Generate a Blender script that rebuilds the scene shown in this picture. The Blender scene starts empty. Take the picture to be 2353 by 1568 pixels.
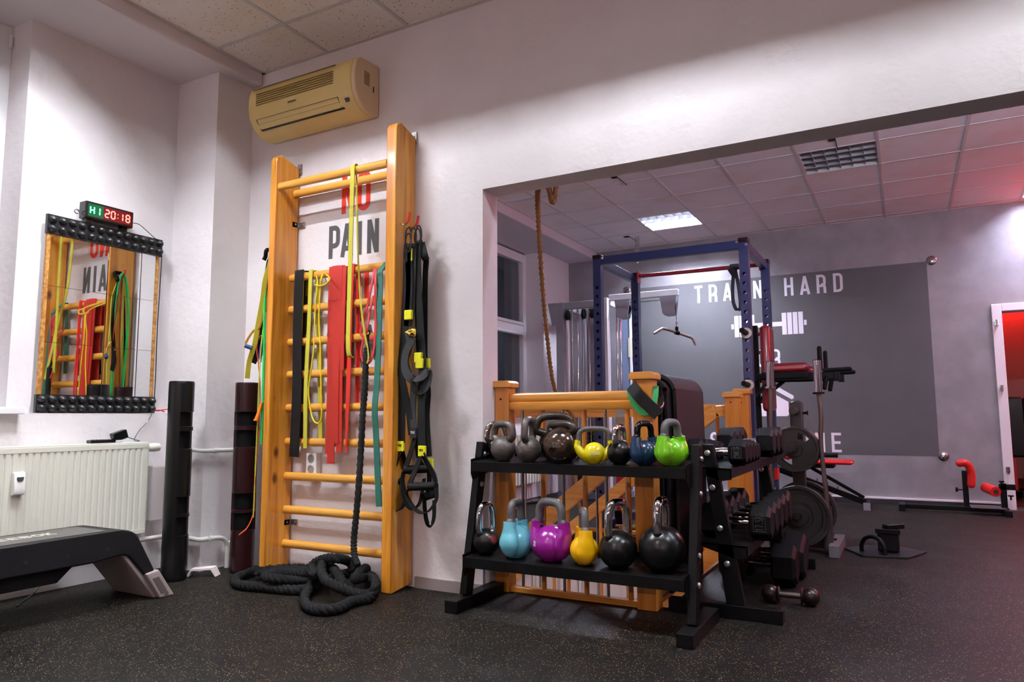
import bpy, math, random
from mathutils import Vector, Matrix
random.seed(7)
PI = math.pi
V = Vector
scene = bpy.context.scene
COL = scene.collection

# ---------------------------------------------------------------- camera model (photo 2353x1568)
F, YAW, PIT, ROL = 1644.4, -0.50014, 0.105472, -0.0050616
CAM = V((0, 0, 0.87))
_f = V((math.sin(YAW)*math.cos(PIT), math.cos(YAW)*math.cos(PIT), math.sin(PIT)))
_r0 = V((math.cos(YAW), -math.sin(YAW), 0)); _u0 = _r0.cross(_f)
_r = _r0*math.cos(ROL) + _u0*math.sin(ROL); _u = -_r0*math.sin(ROL) + _u0*math.cos(ROL)
def at(px, py, **k):
    """world point on the plane x=, y= or z= that the photo shows at pixel px, py"""
    d = _r*((px-1176.5)/F) + _u*(-(py-784)/F) + _f
    (a, v), = k.items(); i = 'xyz'.index(a)
    return CAM + d*((v-CAM[i])/d[i])
cam = bpy.data.cameras.new('camera'); co = bpy.data.objects.new('camera', cam); COL.objects.link(co)
cam.sensor_width = 36; cam.lens = 36*F/2353; cam.clip_start = .02
co.matrix_world = Matrix(((_r.x, _u.x, -_f.x, CAM.x), (_r.y, _u.y, -_f.y, CAM.y), (_r.z, _u.z, -_f.z, CAM.z), (0, 0, 0, 1)))
scene.camera = co
scene.view_settings.view_transform = 'Standard'; scene.view_settings.look = 'None'
scene.view_settings.gamma = 1; scene.view_settings.exposure = 0

# ---------------------------------------------------------------- materials
def lin(c): return tuple((x/255/12.92 if x <= 10 else ((x/255+.055)/1.055)**2.4) for x in c)
def M(name, c, rough=.5, metal=0, bump=0, bs=60, var=0, vs=6, coat=0, emit=0, trans=0, spec=None, c2=None, stretch=None):
    m = bpy.data.materials.new(name); m.use_nodes = True
    nt = m.node_tree; N = nt.nodes; L = nt.links; p = N['Principled BSDF']
    c = lin(c)
    p.inputs['Base Color'].default_value = (*c, 1); p.inputs['Roughness'].default_value = rough
    p.inputs['Metallic'].default_value = metal
    if coat: p.inputs['Coat Weight'].default_value = coat; p.inputs['Coat Roughness'].default_value = .15
    if trans: p.inputs['Transmission Weight'].default_value = trans
    if spec is not None: p.inputs['Specular IOR Level'].default_value = spec
    if emit:
        p.inputs['Emission Color'].default_value = (*c, 1); p.inputs['Emission Strength'].default_value = emit
    if bump or var or c2:
        tc = N.new('ShaderNodeTexCoord'); mp = N.new('ShaderNodeMapping'); L.new(tc.outputs['Object'], mp.inputs['Vector'])
        if stretch: mp.inputs['Scale'].default_value = stretch
    if bump:
        n = N.new('ShaderNodeTexNoise'); n.inputs['Scale'].default_value = bs; n.inputs['Detail'].default_value = 4
        L.new(mp.outputs[0], n.inputs['Vector'])
        b = N.new('ShaderNodeBump'); b.inputs['Strength'].default_value = min(1, bump); b.inputs['Distance'].default_value = .004
        L.new(n.outputs['Fac'], b.inputs['Height']); L.new(b.outputs[0], p.inputs['Normal'])
    if var or c2:
        n2 = N.new('ShaderNodeTexNoise'); n2.inputs['Scale'].default_value = vs; n2.inputs['Detail'].default_value = 5
        L.new(mp.outputs[0], n2.inputs['Vector'])
        cr = N.new('ShaderNodeValToRGB'); cr.color_ramp.elements[0].position = .35; cr.color_ramp.elements[1].position = .65
        d = lin(c2) if c2 else tuple(x*(1-var) for x in c)
        cr.color_ramp.elements[0].color = (*d, 1); cr.color_ramp.elements[1].color = (*c, 1)
        L.new(n2.outputs['Fac'], cr.inputs[0]); L.new(cr.outputs[0], p.inputs['Base Color'])
    return m

def wood(name, c1, c2, axis='z', knots=True, rough=.32, coat=.5, sc=1.0):
    m = bpy.data.materials.new(name); m.use_nodes = True
    nt = m.node_tree; N = nt.nodes; L = nt.links; p = N['Principled BSDF']
    tc = N.new('ShaderNodeTexCoord'); mp = N.new('ShaderNodeMapping'); L.new(tc.outputs['Object'], mp.inputs['Vector'])
    mp.inputs['Scale'].default_value = {'z': (22*sc, 22*sc, 1.3*sc), 'x': (1.3*sc, 22*sc, 22*sc), 'y': (22*sc, 1.3*sc, 22*sc)}[axis]
    n = N.new('ShaderNodeTexNoise'); n.inputs['Scale'].default_value = 1.2; n.inputs['Detail'].default_value = 5; n.inputs['Distortion'].default_value = .6
    L.new(mp.outputs[0], n.inputs['Vector'])
    cr = N.new('ShaderNodeValToRGB'); e = cr.color_ramp.elements
    e[0].position = .35; e[1].position = .62; e[0].color = (*lin(c2), 1); e[1].color = (*lin(c1), 1)
    L.new(n.outputs['Fac'], cr.inputs[0]); out = cr.outputs[0]
    if knots:
        mk = N.new('ShaderNodeMapping'); mk.inputs['Scale'].default_value = {'z': (1, 1, .55), 'x': (.55, 1, 1), 'y': (1, .55, 1)}[axis]
        L.new(tc.outputs['Object'], mk.inputs['Vector'])
        v = N.new('ShaderNodeTexVoronoi'); v.inputs['Scale'].default_value = 6.5; L.new(mk.outputs[0], v.inputs['Vector'])
        r = N.new('ShaderNodeValToRGB'); r.color_ramp.elements[0].position = .08; r.color_ramp.elements[1].position = .17
        L.new(v.outputs['Distance'], r.inputs[0])
        mx = N.new('ShaderNodeMix'); mx.data_type = 'RGBA'
        L.new(r.outputs[0], mx.inputs[0]); mx.inputs[6].default_value = (*lin((104, 52, 16)), 1); L.new(out, mx.inputs[7]); out = mx.outputs[2]
    L.new(out, p.inputs['Base Color'])
    p.inputs['Roughness'].default_value = rough; p.inputs['Coat Weight'].default_value = coat; p.inputs['Coat Roughness'].default_value = .12
    return m

def floor_mat():
    m = bpy.data.materials.new('rubber_floor'); m.use_nodes = True
    nt = m.node_tree; N = nt.nodes; L = nt.links; p = N['Principled BSDF']
    tc = N.new('ShaderNodeTexCoord')
    n = N.new('ShaderNodeTexNoise'); n.inputs['Scale'].default_value = 3; n.inputs['Detail'].default_value = 6; L.new(tc.outputs['Object'], n.inputs['Vector'])
    cr = N.new('ShaderNodeValToRGB'); e = cr.color_ramp.elements; e[0].position = .3; e[1].position = .7
    e[0].color = (*lin((10, 9, 9)), 1); e[1].color = (*lin((16, 14, 14)), 1); L.new(n.outputs['Fac'], cr.inputs[0])
    v = N.new('ShaderNodeTexVoronoi'); v.inputs['Scale'].default_value = 220; v.inputs['Randomness'].default_value = 1; L.new(tc.outputs['Object'], v.inputs['Vector'])
    sep = N.new('ShaderNodeSeparateColor'); L.new(v.outputs['Color'], sep.inputs[0])
    g = N.new('ShaderNodeMath'); g.operation = 'GREATER_THAN'; g.inputs[1].default_value = .68; L.new(sep.outputs[0], g.inputs[0])
    sz = N.new('ShaderNodeMath'); sz.operation = 'MULTIPLY'; sz.inputs[1].default_value = .36; L.new(sep.outputs[1], sz.inputs[0])
    d = N.new('ShaderNodeMath'); d.operation = 'LESS_THAN'; L.new(v.outputs['Distance'], d.inputs[0]); L.new(sz.outputs[0], d.inputs[1])
    a = N.new('ShaderNodeMath'); a.operation = 'MULTIPLY'; L.new(g.outputs[0], a.inputs[0]); L.new(d.outputs[0], a.inputs[1])
    sc = N.new('ShaderNodeValToRGB'); sc.color_ramp.elements[0].color = (*lin((160, 122, 64)), 1); sc.color_ramp.elements[1].color = (*lin((222, 200, 146)), 1)
    L.new(sep.outputs[2], sc.inputs[0])
    mx = N.new('ShaderNodeMix'); mx.data_type = 'RGBA'; L.new(a.outputs[0], mx.inputs[0]); L.new(cr.outputs[0], mx.inputs[6]); L.new(sc.outputs[0], mx.inputs[7])
    L.new(mx.outputs[2], p.inputs['Base Color'])
    p.inputs['Specular IOR Level'].default_value = .15
    n3 = N.new('ShaderNodeTexNoise'); n3.inputs['Scale'].default_value = 240; n3.inputs['Detail'].default_value = 3; L.new(tc.outputs['Object'], n3.inputs['Vector'])
    b = N.new('ShaderNodeBump'); b.inputs['Strength'].default_value = .5; b.inputs['Distance'].default_value = .002
    L.new(n3.outputs['Fac'], b.inputs['Height']); L.new(b.outputs[0], p.inputs['Normal'])
    r = N.new('ShaderNodeMapRange'); r.inputs[3].default_value = .45; r.inputs[4].default_value = .62; L.new(n.outputs['Fac'], r.inputs[0]); L.new(r.outputs[0], p.inputs['Roughness'])
    return m

def tile_mat(name, c, dens=.5):
    m = M(name, c, .9); nt = m.node_tree; N = nt.nodes; L = nt.links; p = N['Principled BSDF']
    tc = N.new('ShaderNodeTexCoord')
    v = N.new('ShaderNodeTexVoronoi'); v.inputs['Scale'].default_value = 60; L.new(tc.outputs['Object'], v.inputs['Vector'])
    sep = N.new('ShaderNodeSeparateColor'); L.new(v.outputs['Color'], sep.inputs[0])
    sz = N.new('ShaderNodeMath'); sz.operation = 'MULTIPLY_ADD'; sz.inputs[1].default_value = .5; sz.inputs[2].default_value = -.5+.5*dens; L.new(sep.outputs[1], sz.inputs[0])
    d = N.new('ShaderNodeMath'); d.operation = 'LESS_THAN'; L.new(v.outputs['Distance'], d.inputs[0]); L.new(sz.outputs[0], d.inputs[1])
    n = N.new('ShaderNodeTexNoise'); n.inputs['Scale'].default_value = 2.2; L.new(tc.outputs['Object'], n.inputs['Vector'])
    cr = N.new('ShaderNodeValToRGB'); cr.color_ramp.elements[0].position = .35; cr.color_ramp.elements[1].position = .5
    cl = lin(c); cr.color_ramp.elements[0].color = (cl[0]*.95, cl[1]*.91, cl[2]*.84, 1); cr.color_ramp.elements[1].color = (*cl, 1); L.new(n.outputs['Fac'], cr.inputs[0])
    mx = N.new('ShaderNodeMix'); mx.data_type = 'RGBA'; L.new(d.outputs[0], mx.inputs[0]); L.new(cr.outputs[0], mx.inputs[6]); mx.inputs[7].default_value = (cl[0]*.42, cl[1]*.38, cl[2]*.36, 1)
    L.new(mx.outputs[2], p.inputs['Base Color'])
    return m

PLW = M('white_plaster', (233, 229, 232), .85, bump=.35, bs=9, var=.04, vs=2.5)
PLR = M('rough_white_plaster', (232, 227, 230), .9, bump=.9, bs=22, var=.05, vs=4)
GREYP = M('grey_lime_plaster', (152, 148, 152), .5, bump=.2, bs=6, var=.24, vs=4.2)
MURAL = M('mural_grey_paint', (86, 85, 87), .6, var=.1, vs=3)
WHITEP = M('white_paint', (236, 234, 236), .5)
FLOOR = floor_mat()
TILEF = tile_mat('mineral_tile', (240, 231, 224), .62)
TILEB = tile_mat('mineral_tile_fine', (234, 230, 232), .25)
GRID = M('grid_enamel', (205, 200, 198), .5)
PVC = M('white_pvc', (238, 238, 240), .3)
GLASS = M('window_glass', (235, 240, 245), .02, trans=1)
DARKBASE = M('black_skirting', (38, 38, 42), .6, var=.5, vs=60)
PINE = wood('lacquered_pine', (234, 166, 62), (200, 118, 28), 'z')
RUNG = wood('lacquered_beech_rung', (238, 178, 82), (222, 154, 56), 'x', False)
OAKZ = wood('lacquered_post_wood', (220, 146, 60), (200, 120, 40), 'z', False)
OAKX = wood('lacquered_rail_wood', (232, 164, 74), (210, 138, 52), 'x', False)
OAKY = wood('lacquered_step_wood', (206, 146, 82), (184, 120, 58), 'y', False)
BLK = M('black_powder_coat', (9, 9, 10), .42, bump=.15, bs=400, spec=.13)
BLK2 = M('black_rubber', (11, 11, 12), .6, bump=.3, bs=200, spec=.13)
BLKG = M('black_gloss_plastic', (14, 14, 15), .22)
CHROME = M('chrome', (225, 225, 228), .07, 1)
STEEL = M('brushed_steel', (170, 168, 168), .25, 1)
ZINC = M('zinc_plated_steel', (190, 188, 184), .35, .9, var=.15, vs=60)
def RUB(n, c, **k): return M(n, c, k.pop('rough', .55), var=.08, vs=14, **k)

# ---------------------------------------------------------------- mesh builder
def frames(pts, closed=False, up=None):
    n = len(pts); T = []
    for i in range(n):
        a = pts[(i-1) % n] if (closed or i > 0) else pts[i]; b = pts[(i+1) % n] if (closed or i < n-1) else pts[i]
        t = (b-a); T.append(t.normalized() if t.length > 1e-9 else V((0, 0, 1)))
    U = []
    if up is not None:
        for i, t in enumerate(T):
            w = up[i] if isinstance(up, list) else up
            w = w - t*w.dot(t)
            if w.length < 1e-5: w = V((1, 0, 0)) - t*t.x
            U.append(w.normalized())
    else:
        a = V((0, 0, 1)) if abs(T[0].z) < .9 else V((1, 0, 0))
        u = (a - T[0]*a.dot(T[0])).normalized(); U.append(u)
        for i in range(1, n):
            q = T[i-1].rotation_difference(T[i]); u = q @ u; u = (u - T[i]*u.dot(T[i])).normalized(); U.append(u)
    return T, U, [t.cross(u) for t, u in zip(T, U)]
def smooth(pts, k=6, closed=False):
    """Catmull-Rom through the points"""
    P = [V(p) for p in pts]; n = len(P); out = []
    rng = range(n if closed else n-1)
    for i in rng:
        if closed: a, b, c, d = P[i-1], P[i], P[(i+1) % n], P[(i+2) % n]
        else:
            b, c = P[i], P[i+1]; a = P[i-1] if i > 0 else b*2-c; d = P[i+2] if i+2 < n else c*2-b
        for j in range(k):
            t = j/k; out.append(.5*((2*b)+(c-a)*t+(2*a-5*b+4*c-d)*t*t+(3*b-a-3*c+d)*t**3))
    if not closed: out.append(P[-1])
    return out
def arc(c, r, a0, a1, n, ax='xz'):
    i, j = 'xyz'.index(ax[0]), 'xyz'.index(ax[1]); o = []
    for k in range(n+1):
        a = math.radians(a0+(a1-a0)*k/n); p = list(c); p[i] += r*math.cos(a); p[j] += r*math.sin(a); o.append(V(p))
    return o
class MB:
    def __init__(s): s.v = []; s.f = []
    def add(s, vs, fs):
        o = len(s.v); s.v += [V(v) for v in vs]; s.f += [tuple(o+i for i in f) for f in fs]; return s
    def box(s, x0, x1, y0, y1, z0, z1):
        return s.add([(x, y, z) for x in (x0, x1) for y in (y0, y1) for z in (z0, z1)],
                     [(0, 1, 3, 2), (4, 6, 7, 5), (0, 4, 5, 1), (2, 3, 7, 6), (0, 2, 6, 4), (1, 5, 7, 3)])
    def cbox(s, c, sx, sy, sz): return s.box(c[0]-sx/2, c[0]+sx/2, c[1]-sy/2, c[1]+sy/2, c[2]-sz/2, c[2]+sz/2)
    def bar(s, p0, p1, w, h, up=(0, 0, 1), w1=None, h1=None):
        """rectangular bar: h along up, w across"""
        p0, p1 = V(p0), V(p1); t = (p1-p0).normalized(); u = V(up) - t*V(up).dot(t)
        if u.length < 1e-4: u = V((0, 1, 0)) - t*t.y
        u.normalize(); w_ = t.cross(u); vs = []
        for p, a, b in ((p0, w, h), (p1, w1 or w, h1 or h)):
            for i, j in ((-1, -1), (1, -1), (1, 1), (-1, 1)): vs.append(p + w_*(i*a/2) + u*(j*b/2))
        return s.add(vs, [(3, 2, 1, 0), (4, 5, 6, 7), (0, 1, 5, 4), (1, 2, 6, 5), (2, 3, 7, 6), (3, 0, 4, 7)])
    def sweep(s, pts, sec, closed=False, up=None, caps=True, scale=None):
        pts = [V(p) for p in pts]; T, U, W = frames(pts, closed, up); m = len(sec); n = len(pts); vs = []
        for i in range(n):
            k = scale[i] if scale else 1
            for a, b in sec: vs.append(pts[i] + U[i]*(a*k) + W[i]*(b*k))
        fs = []
        for i in range(n if closed else n-1):
            j = (i+1) % n
            for q in range(m): r = (q+1) % m; fs.append((i*m+q, i*m+r, j*m+r, j*m+q))
        if not closed and caps: fs += [tuple(range(m-1, -1, -1)), tuple((n-1)*m+q for q in range(m))]
        return s.add(vs, fs)
    def tube(s, pts, r, n=10, closed=False, scale=None, caps=True):
        return s.sweep(pts, [(r*math.cos(2*PI*i/n), r*math.sin(2*PI*i/n)) for i in range(n)], closed, None, caps, scale)
    def cyl(s, p0, p1, r, r1=None, n=24):
        return s.sweep([V(p0), V(p1)], [(r*math.cos(2*PI*i/n), r*math.sin(2*PI*i/n)) for i in range(n)], scale=[1, (r1 if r1 is not None else r)/r])
    def strap(s, pts, w, t, up, closed=False, scale=None):
        """flat band: width w along up"""
        return s.sweep(pts, [(-w/2, -t/2), (w/2, -t/2), (w/2, t/2), (-w/2, t/2)], closed, up, True, scale)
    def lathe(s, prof, o=(0, 0, 0), ax='z', n=32, sc=(1, 1)):
        o = V(o); e = {'x': (V((0, 1, 0)), V((0, 0, 1)), V((1, 0, 0))), 'y': (V((0, 0, 1)), V((1, 0, 0)), V((0, 1, 0))), 'z': (V((1, 0, 0)), V((0, 1, 0)), V((0, 0, 1)))}
        A, B, Z = e[ax] if isinstance(ax, str) else ax
        vs = []
        for r, z in prof:
            for i in range(n): a = 2*PI*i/n; vs.append(o + A*(r*sc[0]*math.cos(a)) + B*(r*sc[1]*math.sin(a)) + Z*z)
        fs = []
        for k in range(len(prof)-1):
            for i in range(n): j = (i+1) % n; fs.append((k*n+i, k*n+j, (k+1)*n+j, (k+1)*n+i))
        loop = tuple(prof[0]) == tuple(prof[-1])
        if prof[0][0] > 1e-6 and not loop: fs.append(tuple(range(n-1, -1, -1)))
        if prof[-1][0] > 1e-6 and not loop: fs.append(tuple((len(prof)-1)*n+i for i in range(n)))
        return s.add(vs, fs)
    def ball(s, c, r, n=20, sc=(1, 1, 1)):
        pr = [(r*math.sin(PI*k/(n//2)), -r*math.cos(PI*k/(n//2))) for k in range(n//2+1)]
        o = len(s.v); s.lathe(pr, (0, 0, 0), 'z', n)
        for i in range(o, len(s.v)): v = s.v[i]; s.v[i] = V((v.x*sc[0]+c[0], v.y*sc[1]+c[1], v.z*sc[2]+c[2]))
        return s
    def prism(s, poly, o, ux, uy, d):
        o, ux, uy, d = V(o), V(ux), V(uy), V(d); n = len(poly)
        vs = [o+ux*a+uy*b for a, b in poly]; vs += [v+d for v in vs]
        return s.add(vs, [tuple(range(n-1, -1, -1)), tuple(range(n, 2*n))] + [(i, (i+1) % n, n+(i+1) % n, n+i) for i in range(n)])
    def rope(s, pts, R, pitch=.06, strands=3, n=6, closed=False):
        """laid rope: strands twisted about the centre line"""
        pts = [V(p) for p in pts]; T, U, W = frames(pts, closed); r = R*.56; L = [0]
        for i in range(1, len(pts)): L.append(L[-1]+(pts[i]-pts[i-1]).length)
        for k in range(strands):
            q = []
            for i, p in enumerate(pts):
                a = 2*PI*(L[i]/pitch + k/strands); q.append(p + (U[i]*math.cos(a)+W[i]*math.sin(a))*(R-r)*.95)
            s.tube(q, r, n, closed)
        return s
    def xf(s, m, start=0):
        for i in range(start, len(s.v)): s.v[i] = m @ s.v[i]
        return s
    def build(s, name, mat, parent=None, ang=35, bevel=0, seg=2, label=None, local=False, recalc=False):
        o = V((0, 0, 0))
        if parent is not None and not local:
            q = parent
            while q is not None: o = o + q.location; q = q.parent
        elif parent is None and not local:
            xs = [v.x for v in s.v]; ys = [v.y for v in s.v]; zs = [v.z for v in s.v]
            o = V(((min(xs)+max(xs))/2, (min(ys)+max(ys))/2, min(zs)))
        me = bpy.data.meshes.new(name); me.from_pydata([v-o for v in s.v], [], s.f); me.update()
        import bmesh
        bm = bmesh.new(); bm.from_mesh(me); bmesh.ops.recalc_face_normals(bm, faces=bm.faces); bm.to_mesh(me); bm.free()
        if ang: me.shade_smooth(); me.set_sharp_from_angle(angle=math.radians(ang))
        me.materials.append(mat)
        ob = bpy.data.objects.new(name, me); COL.objects.link(ob)
        if parent is not None: ob.parent = parent
        else: ob.location = o
        if bevel:
            b = ob.modifiers.new('bevel', 'BEVEL'); b.width = bevel; b.segments = seg; b.limit_method = 'ANGLE'; b.angle_limit = math.radians(40)
            if ang: b.harden_normals = False
        if label: ob['label'] = label
        return ob
def thing(name, label, cat, loc=(0, 0, 0), group=None):
    o = bpy.data.objects.new(name, None); COL.objects.link(o); o.location = loc; o.empty_display_size = .05
    o['label'] = label; o['category'] = cat
    if group: o['group'] = group
    return o
def tag(o, label, cat, group=None, kind=None):
    o['label'] = label; o['category'] = cat
    if group: o['group'] = group
    if kind: o['kind'] = kind
    return o
def struct(o): o['kind'] = 'structure'; return o
def dup(o, loc=None, rz=None, label=None, group=None):
    def rec(s, par):
        c = s.copy(); COL.objects.link(c)
        if par is not None: c.parent = par
        for ch in list(s.children): rec(ch, c)
        return c
    c = rec(o, None)
    if loc is not None: c.location = loc
    if rz is not None: c.rotation_euler = (0, 0, rz)
    if label: c['label'] = label
    if group: c['group'] = group
    return c

# ---------------------------------------------------------------- lettering (condensed capitals drawn as strokes)
def _ar(cx, cy, rx, ry, a0, a1, n=7): return [(cx+rx*math.cos(math.radians(a0+(a1-a0)*i/n)), cy+ry*math.sin(math.radians(a0+(a1-a0)*i/n))) for i in range(n+1)]
def glyph(ch, w=.40, t=.115):
    h = t/2; l, r, b, tp = h, w-h, h, 1-h; q = (r-l)/2; m = (l+r)/2
    O = _ar(m, tp-q, q, q, 180, 0) + _ar(m, b+q, q, q, 0, -180)
    g = {
     'O': ([O], True), '0': ([O], True),
     'N': ([[(l, 0), (l, 1)], [(l+.01, .97), (r-.01, .03)], [(r, 0), (r, 1)]], False),
     'P': ([[(l, 0), (l, 1)], [(l, tp), (m, tp)] + _ar(m, tp-q, q, q, 90, 0) + _ar(m, .42+h+q*.2, q, q, 0, -90) + [(l, .42+h-q*.8)]], False),
     'R': ([[(l, 0), (l, 1)], [(l, tp), (m, tp)] + _ar(m, tp-q, q, q, 90, 0) + _ar(m, .46+h+q*.2, q, q, 0, -90) + [(l, .46+h-q*.8)], [(m, .5), (r-.02, .4), (r, .3), (r+.01, 0)]], False),
     'A': ([[(l*.6, 0), (m, 1)], [(m, 1), (w-l*.6, 0)], [(l+.03, .25), (r-.03, .25)]], False),
     'I': ([[(m, 0), (m, 1)]], False), '1': ([[(m, 0), (m, 1)], [(m, .93), (l, .8)]], False),
     'G': ([_ar(m, tp-q, q, q, 0, 180) + _ar(m, b+q, q, q, 180, 360) + [(r, .45), (m, .45)]], False),
     'T': ([[(0, tp), (w, tp)], [(m, 0), (m, 1)]], False),
     'H': ([[(l, 0), (l, 1)], [(r, 0), (r, 1)], [(l, .52), (r, .52)]], False),
     'D': ([[(l, 0), (l, 1)], [(l, tp), (m, tp)] + _ar(m, tp-q, q, q, 90, 0) + _ar(m, b+q, q, q, 0, -90) + [(l, b)]], False),
     'S': ([_ar(m, tp-q, q, q, 0, 180) + [(l, .66), (m, .5), (r, .36)] + _ar(m, b+q, q, q, 0, -180)], False),
     'Y': ([[(l*.7, 1), (m, .45)], [(w-l*.7, 1), (m, .45)], [(m, .48), (m, 0)]], False),
     'V': ([[(l*.7, 1), (m, 0)], [(w-l*.7, 1), (m, 0)]], False),
     'M': ([[(l, 0), (l, 1)], [(l, .97), (m, .25)], [(m, .25), (r, .97)], [(r, 0), (r, 1)]], False),
     'E': ([[(l, 0), (l, 1)], [(l, tp), (w, tp)], [(l, .5), (w*.92, .5)], [(l, b), (w, b)]], False),
     'K': ([[(l, 0), (l, 1)], [(l, .42), (r, 1)], [(l+.1, .55), (r+.02, 0)]], False),
     'X': ([[(l, 0), (r, 1)], [(l, 1), (r, 0)]], False),
     '2': ([_ar(m, tp-q, q, q, 180, 0) + [(r, .6), (l, b)], [(l, b), (w, b)]], False),
     '5': ([[(r+h, tp), (l, tp), (l, .55), (m, .58)] + _ar(m, b+q, q, q*1.0, 60, -180)], False),
     '7': ([[(0, tp), (r, tp), (m, 0)]], False),
     '9': ([_ar(m, tp-q, q, q, 0, 360, 12), [(r, tp-q), (r, b+q)] + _ar(m, b+q, q, q, 0, -150)], False),
     '6': ([_ar(m, b+q, q, q, 0, 360, 12), [(l, b+q), (l, tp-q)] + _ar(m, tp-q, q, q, 180, 30)], False),
     '8': ([_ar(m, tp-q*.95, q*.95, q*.95, 0, 360, 12), _ar(m, b+q, q, q, 0, 360, 12)], False),
     '.': ([[(m, 0), (m, t)]], False), ',': ([[(m, 0), (m, t)]], False),
     'F': ([[(l, 0), (l, 1)], [(l, tp), (w, tp)], [(l, .5), (w*.92, .5)]], False),
     'B': ([[(l, 0), (l, 1)], [(l, tp), (m, tp)] + _ar(m, tp-q*.9, q*.9, q*.9, 90, -90) + [(l, tp-q*1.8)], [(l, b+q*2), (m, b+q*2)] + _ar(m, b+q, q, q, 90, -90) + [(l, b)]], False),
     'U': ([[(l, 1), (l, b+q)] + _ar(m, b+q, q, q, 180, 360) + [(r, 1)]], False),
     'C': ([_ar(m, tp-q, q, q, 0, 180) + _ar(m, b+q, q, q, 180, 360)], False),
    }
    return g[ch], t
def stroke2d(pts, t, closed):
    n = len(pts); L = []; R = []
    for i in range(n):
        p = V((*pts[i], 0)); a = V((*pts[i-1], 0)) if (closed or i > 0) else None; b = V((*pts[(i+1) % n], 0)) if (closed or i < n-1) else None
        d1 = (p-a).normalized() if a is not None and (p-a).length > 1e-9 else None; d2 = (b-p).normalized() if b is not None and (b-p).length > 1e-9 else None
        if d1 is None: d1 = d2
        if d2 is None: d2 = d1
        n1 = V((-d1.y, d1.x, 0)); n2 = V((-d2.y, d2.x, 0)); k = (n1+n2)
        k = k.normalized() if k.length > 1e-6 else n1; s_ = 1/max(.45, k.dot(n1))
        L.append(p+k*(t/2*s_)); R.append(p-k*(t/2*s_))
    return L, R
def text_into(mb, txt, o, ux, uy, H, depth, w=.40, t=.115, gap=.08, ws=.25, skew=None):
    """draw txt: o = lower left corner, ux/uy unit directions, H cap height; letters stand depth proud"""
    o, ux, uy = V(o), V(ux), V(uy); nn = V(depth); x = 0
    for ch in txt:
        if ch == ' ': x += ws+gap; continue
        (strokes, closed), tt = glyph(ch, w, t)
        for k, st in enumerate(strokes):
            eps = nn*(.04*k)
            L, R = stroke2d(st, tt, closed); m = len(st)
            P = [o+ux*((x+q.x)*H)+uy*(q.y*H) for q in L] + [o+ux*((x+q.x)*H)+uy*(q.y*H) for q in R]
            vs = [p+nn+eps for p in P] + P
            fs = []
            for i in range(m if closed else m-1):
                j = (i+1) % m
                fs += [(i, j, m+j, m+i), (2*m+i, 2*m+j, j, i), (3*m+i, 3*m+j, m+j, m+i)]
            if not closed: fs += [(0, m, 3*m, 2*m), (m-1, 2*m-1, 4*m-1, 3*m-1)]
            mb.add(vs, fs)
        x += (w if ch not in '.I' else w*.5 if ch == '.' else w) + gap
    return x*H
# ================================================================ SHELL
W1Y0, W1Y1 = 3.089, 3.24
ZC, ZS = 3.065, 2.985          # front ceiling, front soffit
ZCB, ZSB = 2.86, 2.76          # back ceiling, back soffit
YF = 8.03                      # far wall
HX0, HX1, HY0, HY1 = -3.58, -1.0, 3.30, 5.08   # stairwell opening
m = MB(); m.box(-4.3, 3.3, -3.1, HY0, -.12, 0); m.box(HX1, 3.3, HY0, 12.2, -.12, 0); m.box(-4.3, HX1, HY1, 12.2, -.12, 0)
struct(m.build('floor', FLOOR, ang=0))
m = MB(); m.box(-4.3, HX1+.3, HY0-.3, HY1+.3, -2.65, -2.6); struct(m.build('floor_stairwell', M('lower_floor_tiles', (150, 146, 144), .5), ang=0))
# divider wall with the wide opening
m = MB(); m.box(-3.95, -1.857, W1Y0, W1Y1, 0, 3.4); m.box(-1.857, 3.3, W1Y0, W1Y1, 2.043, 3.4); m.box(2.3, 3.3, W1Y0, W1Y1, 0, 2.043)
struct(m.build('wall_divider', PLR, ang=0))
# chimney column in the corner
m = MB(); m.box(-4.3, -3.58, 2.82, W1Y0, 0, 3.2); struct(m.build('wall_column', PLR, ang=0))
# front left wall: upper wall, thicker parapet below, window niche
m = MB(); m.box(-4.3, -3.95, 1.94, 2.82, .9, 3.2); m.box(-4.3, -3.88, -3.1, 2.82, 0, .9)
m.box(-4.3, -3.95, -3.1, .2, .9, 3.2)
struct(m.build('wall_left', PLR, ang=0))
m = MB(); m.box(-4.3, -3.495, -3.1, W1Y0, ZS, 3.3); struct(m.build('ceiling_soffit', M('soffit_paint', (226, 217, 220), .85), ang=0, bevel=.015))

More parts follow.
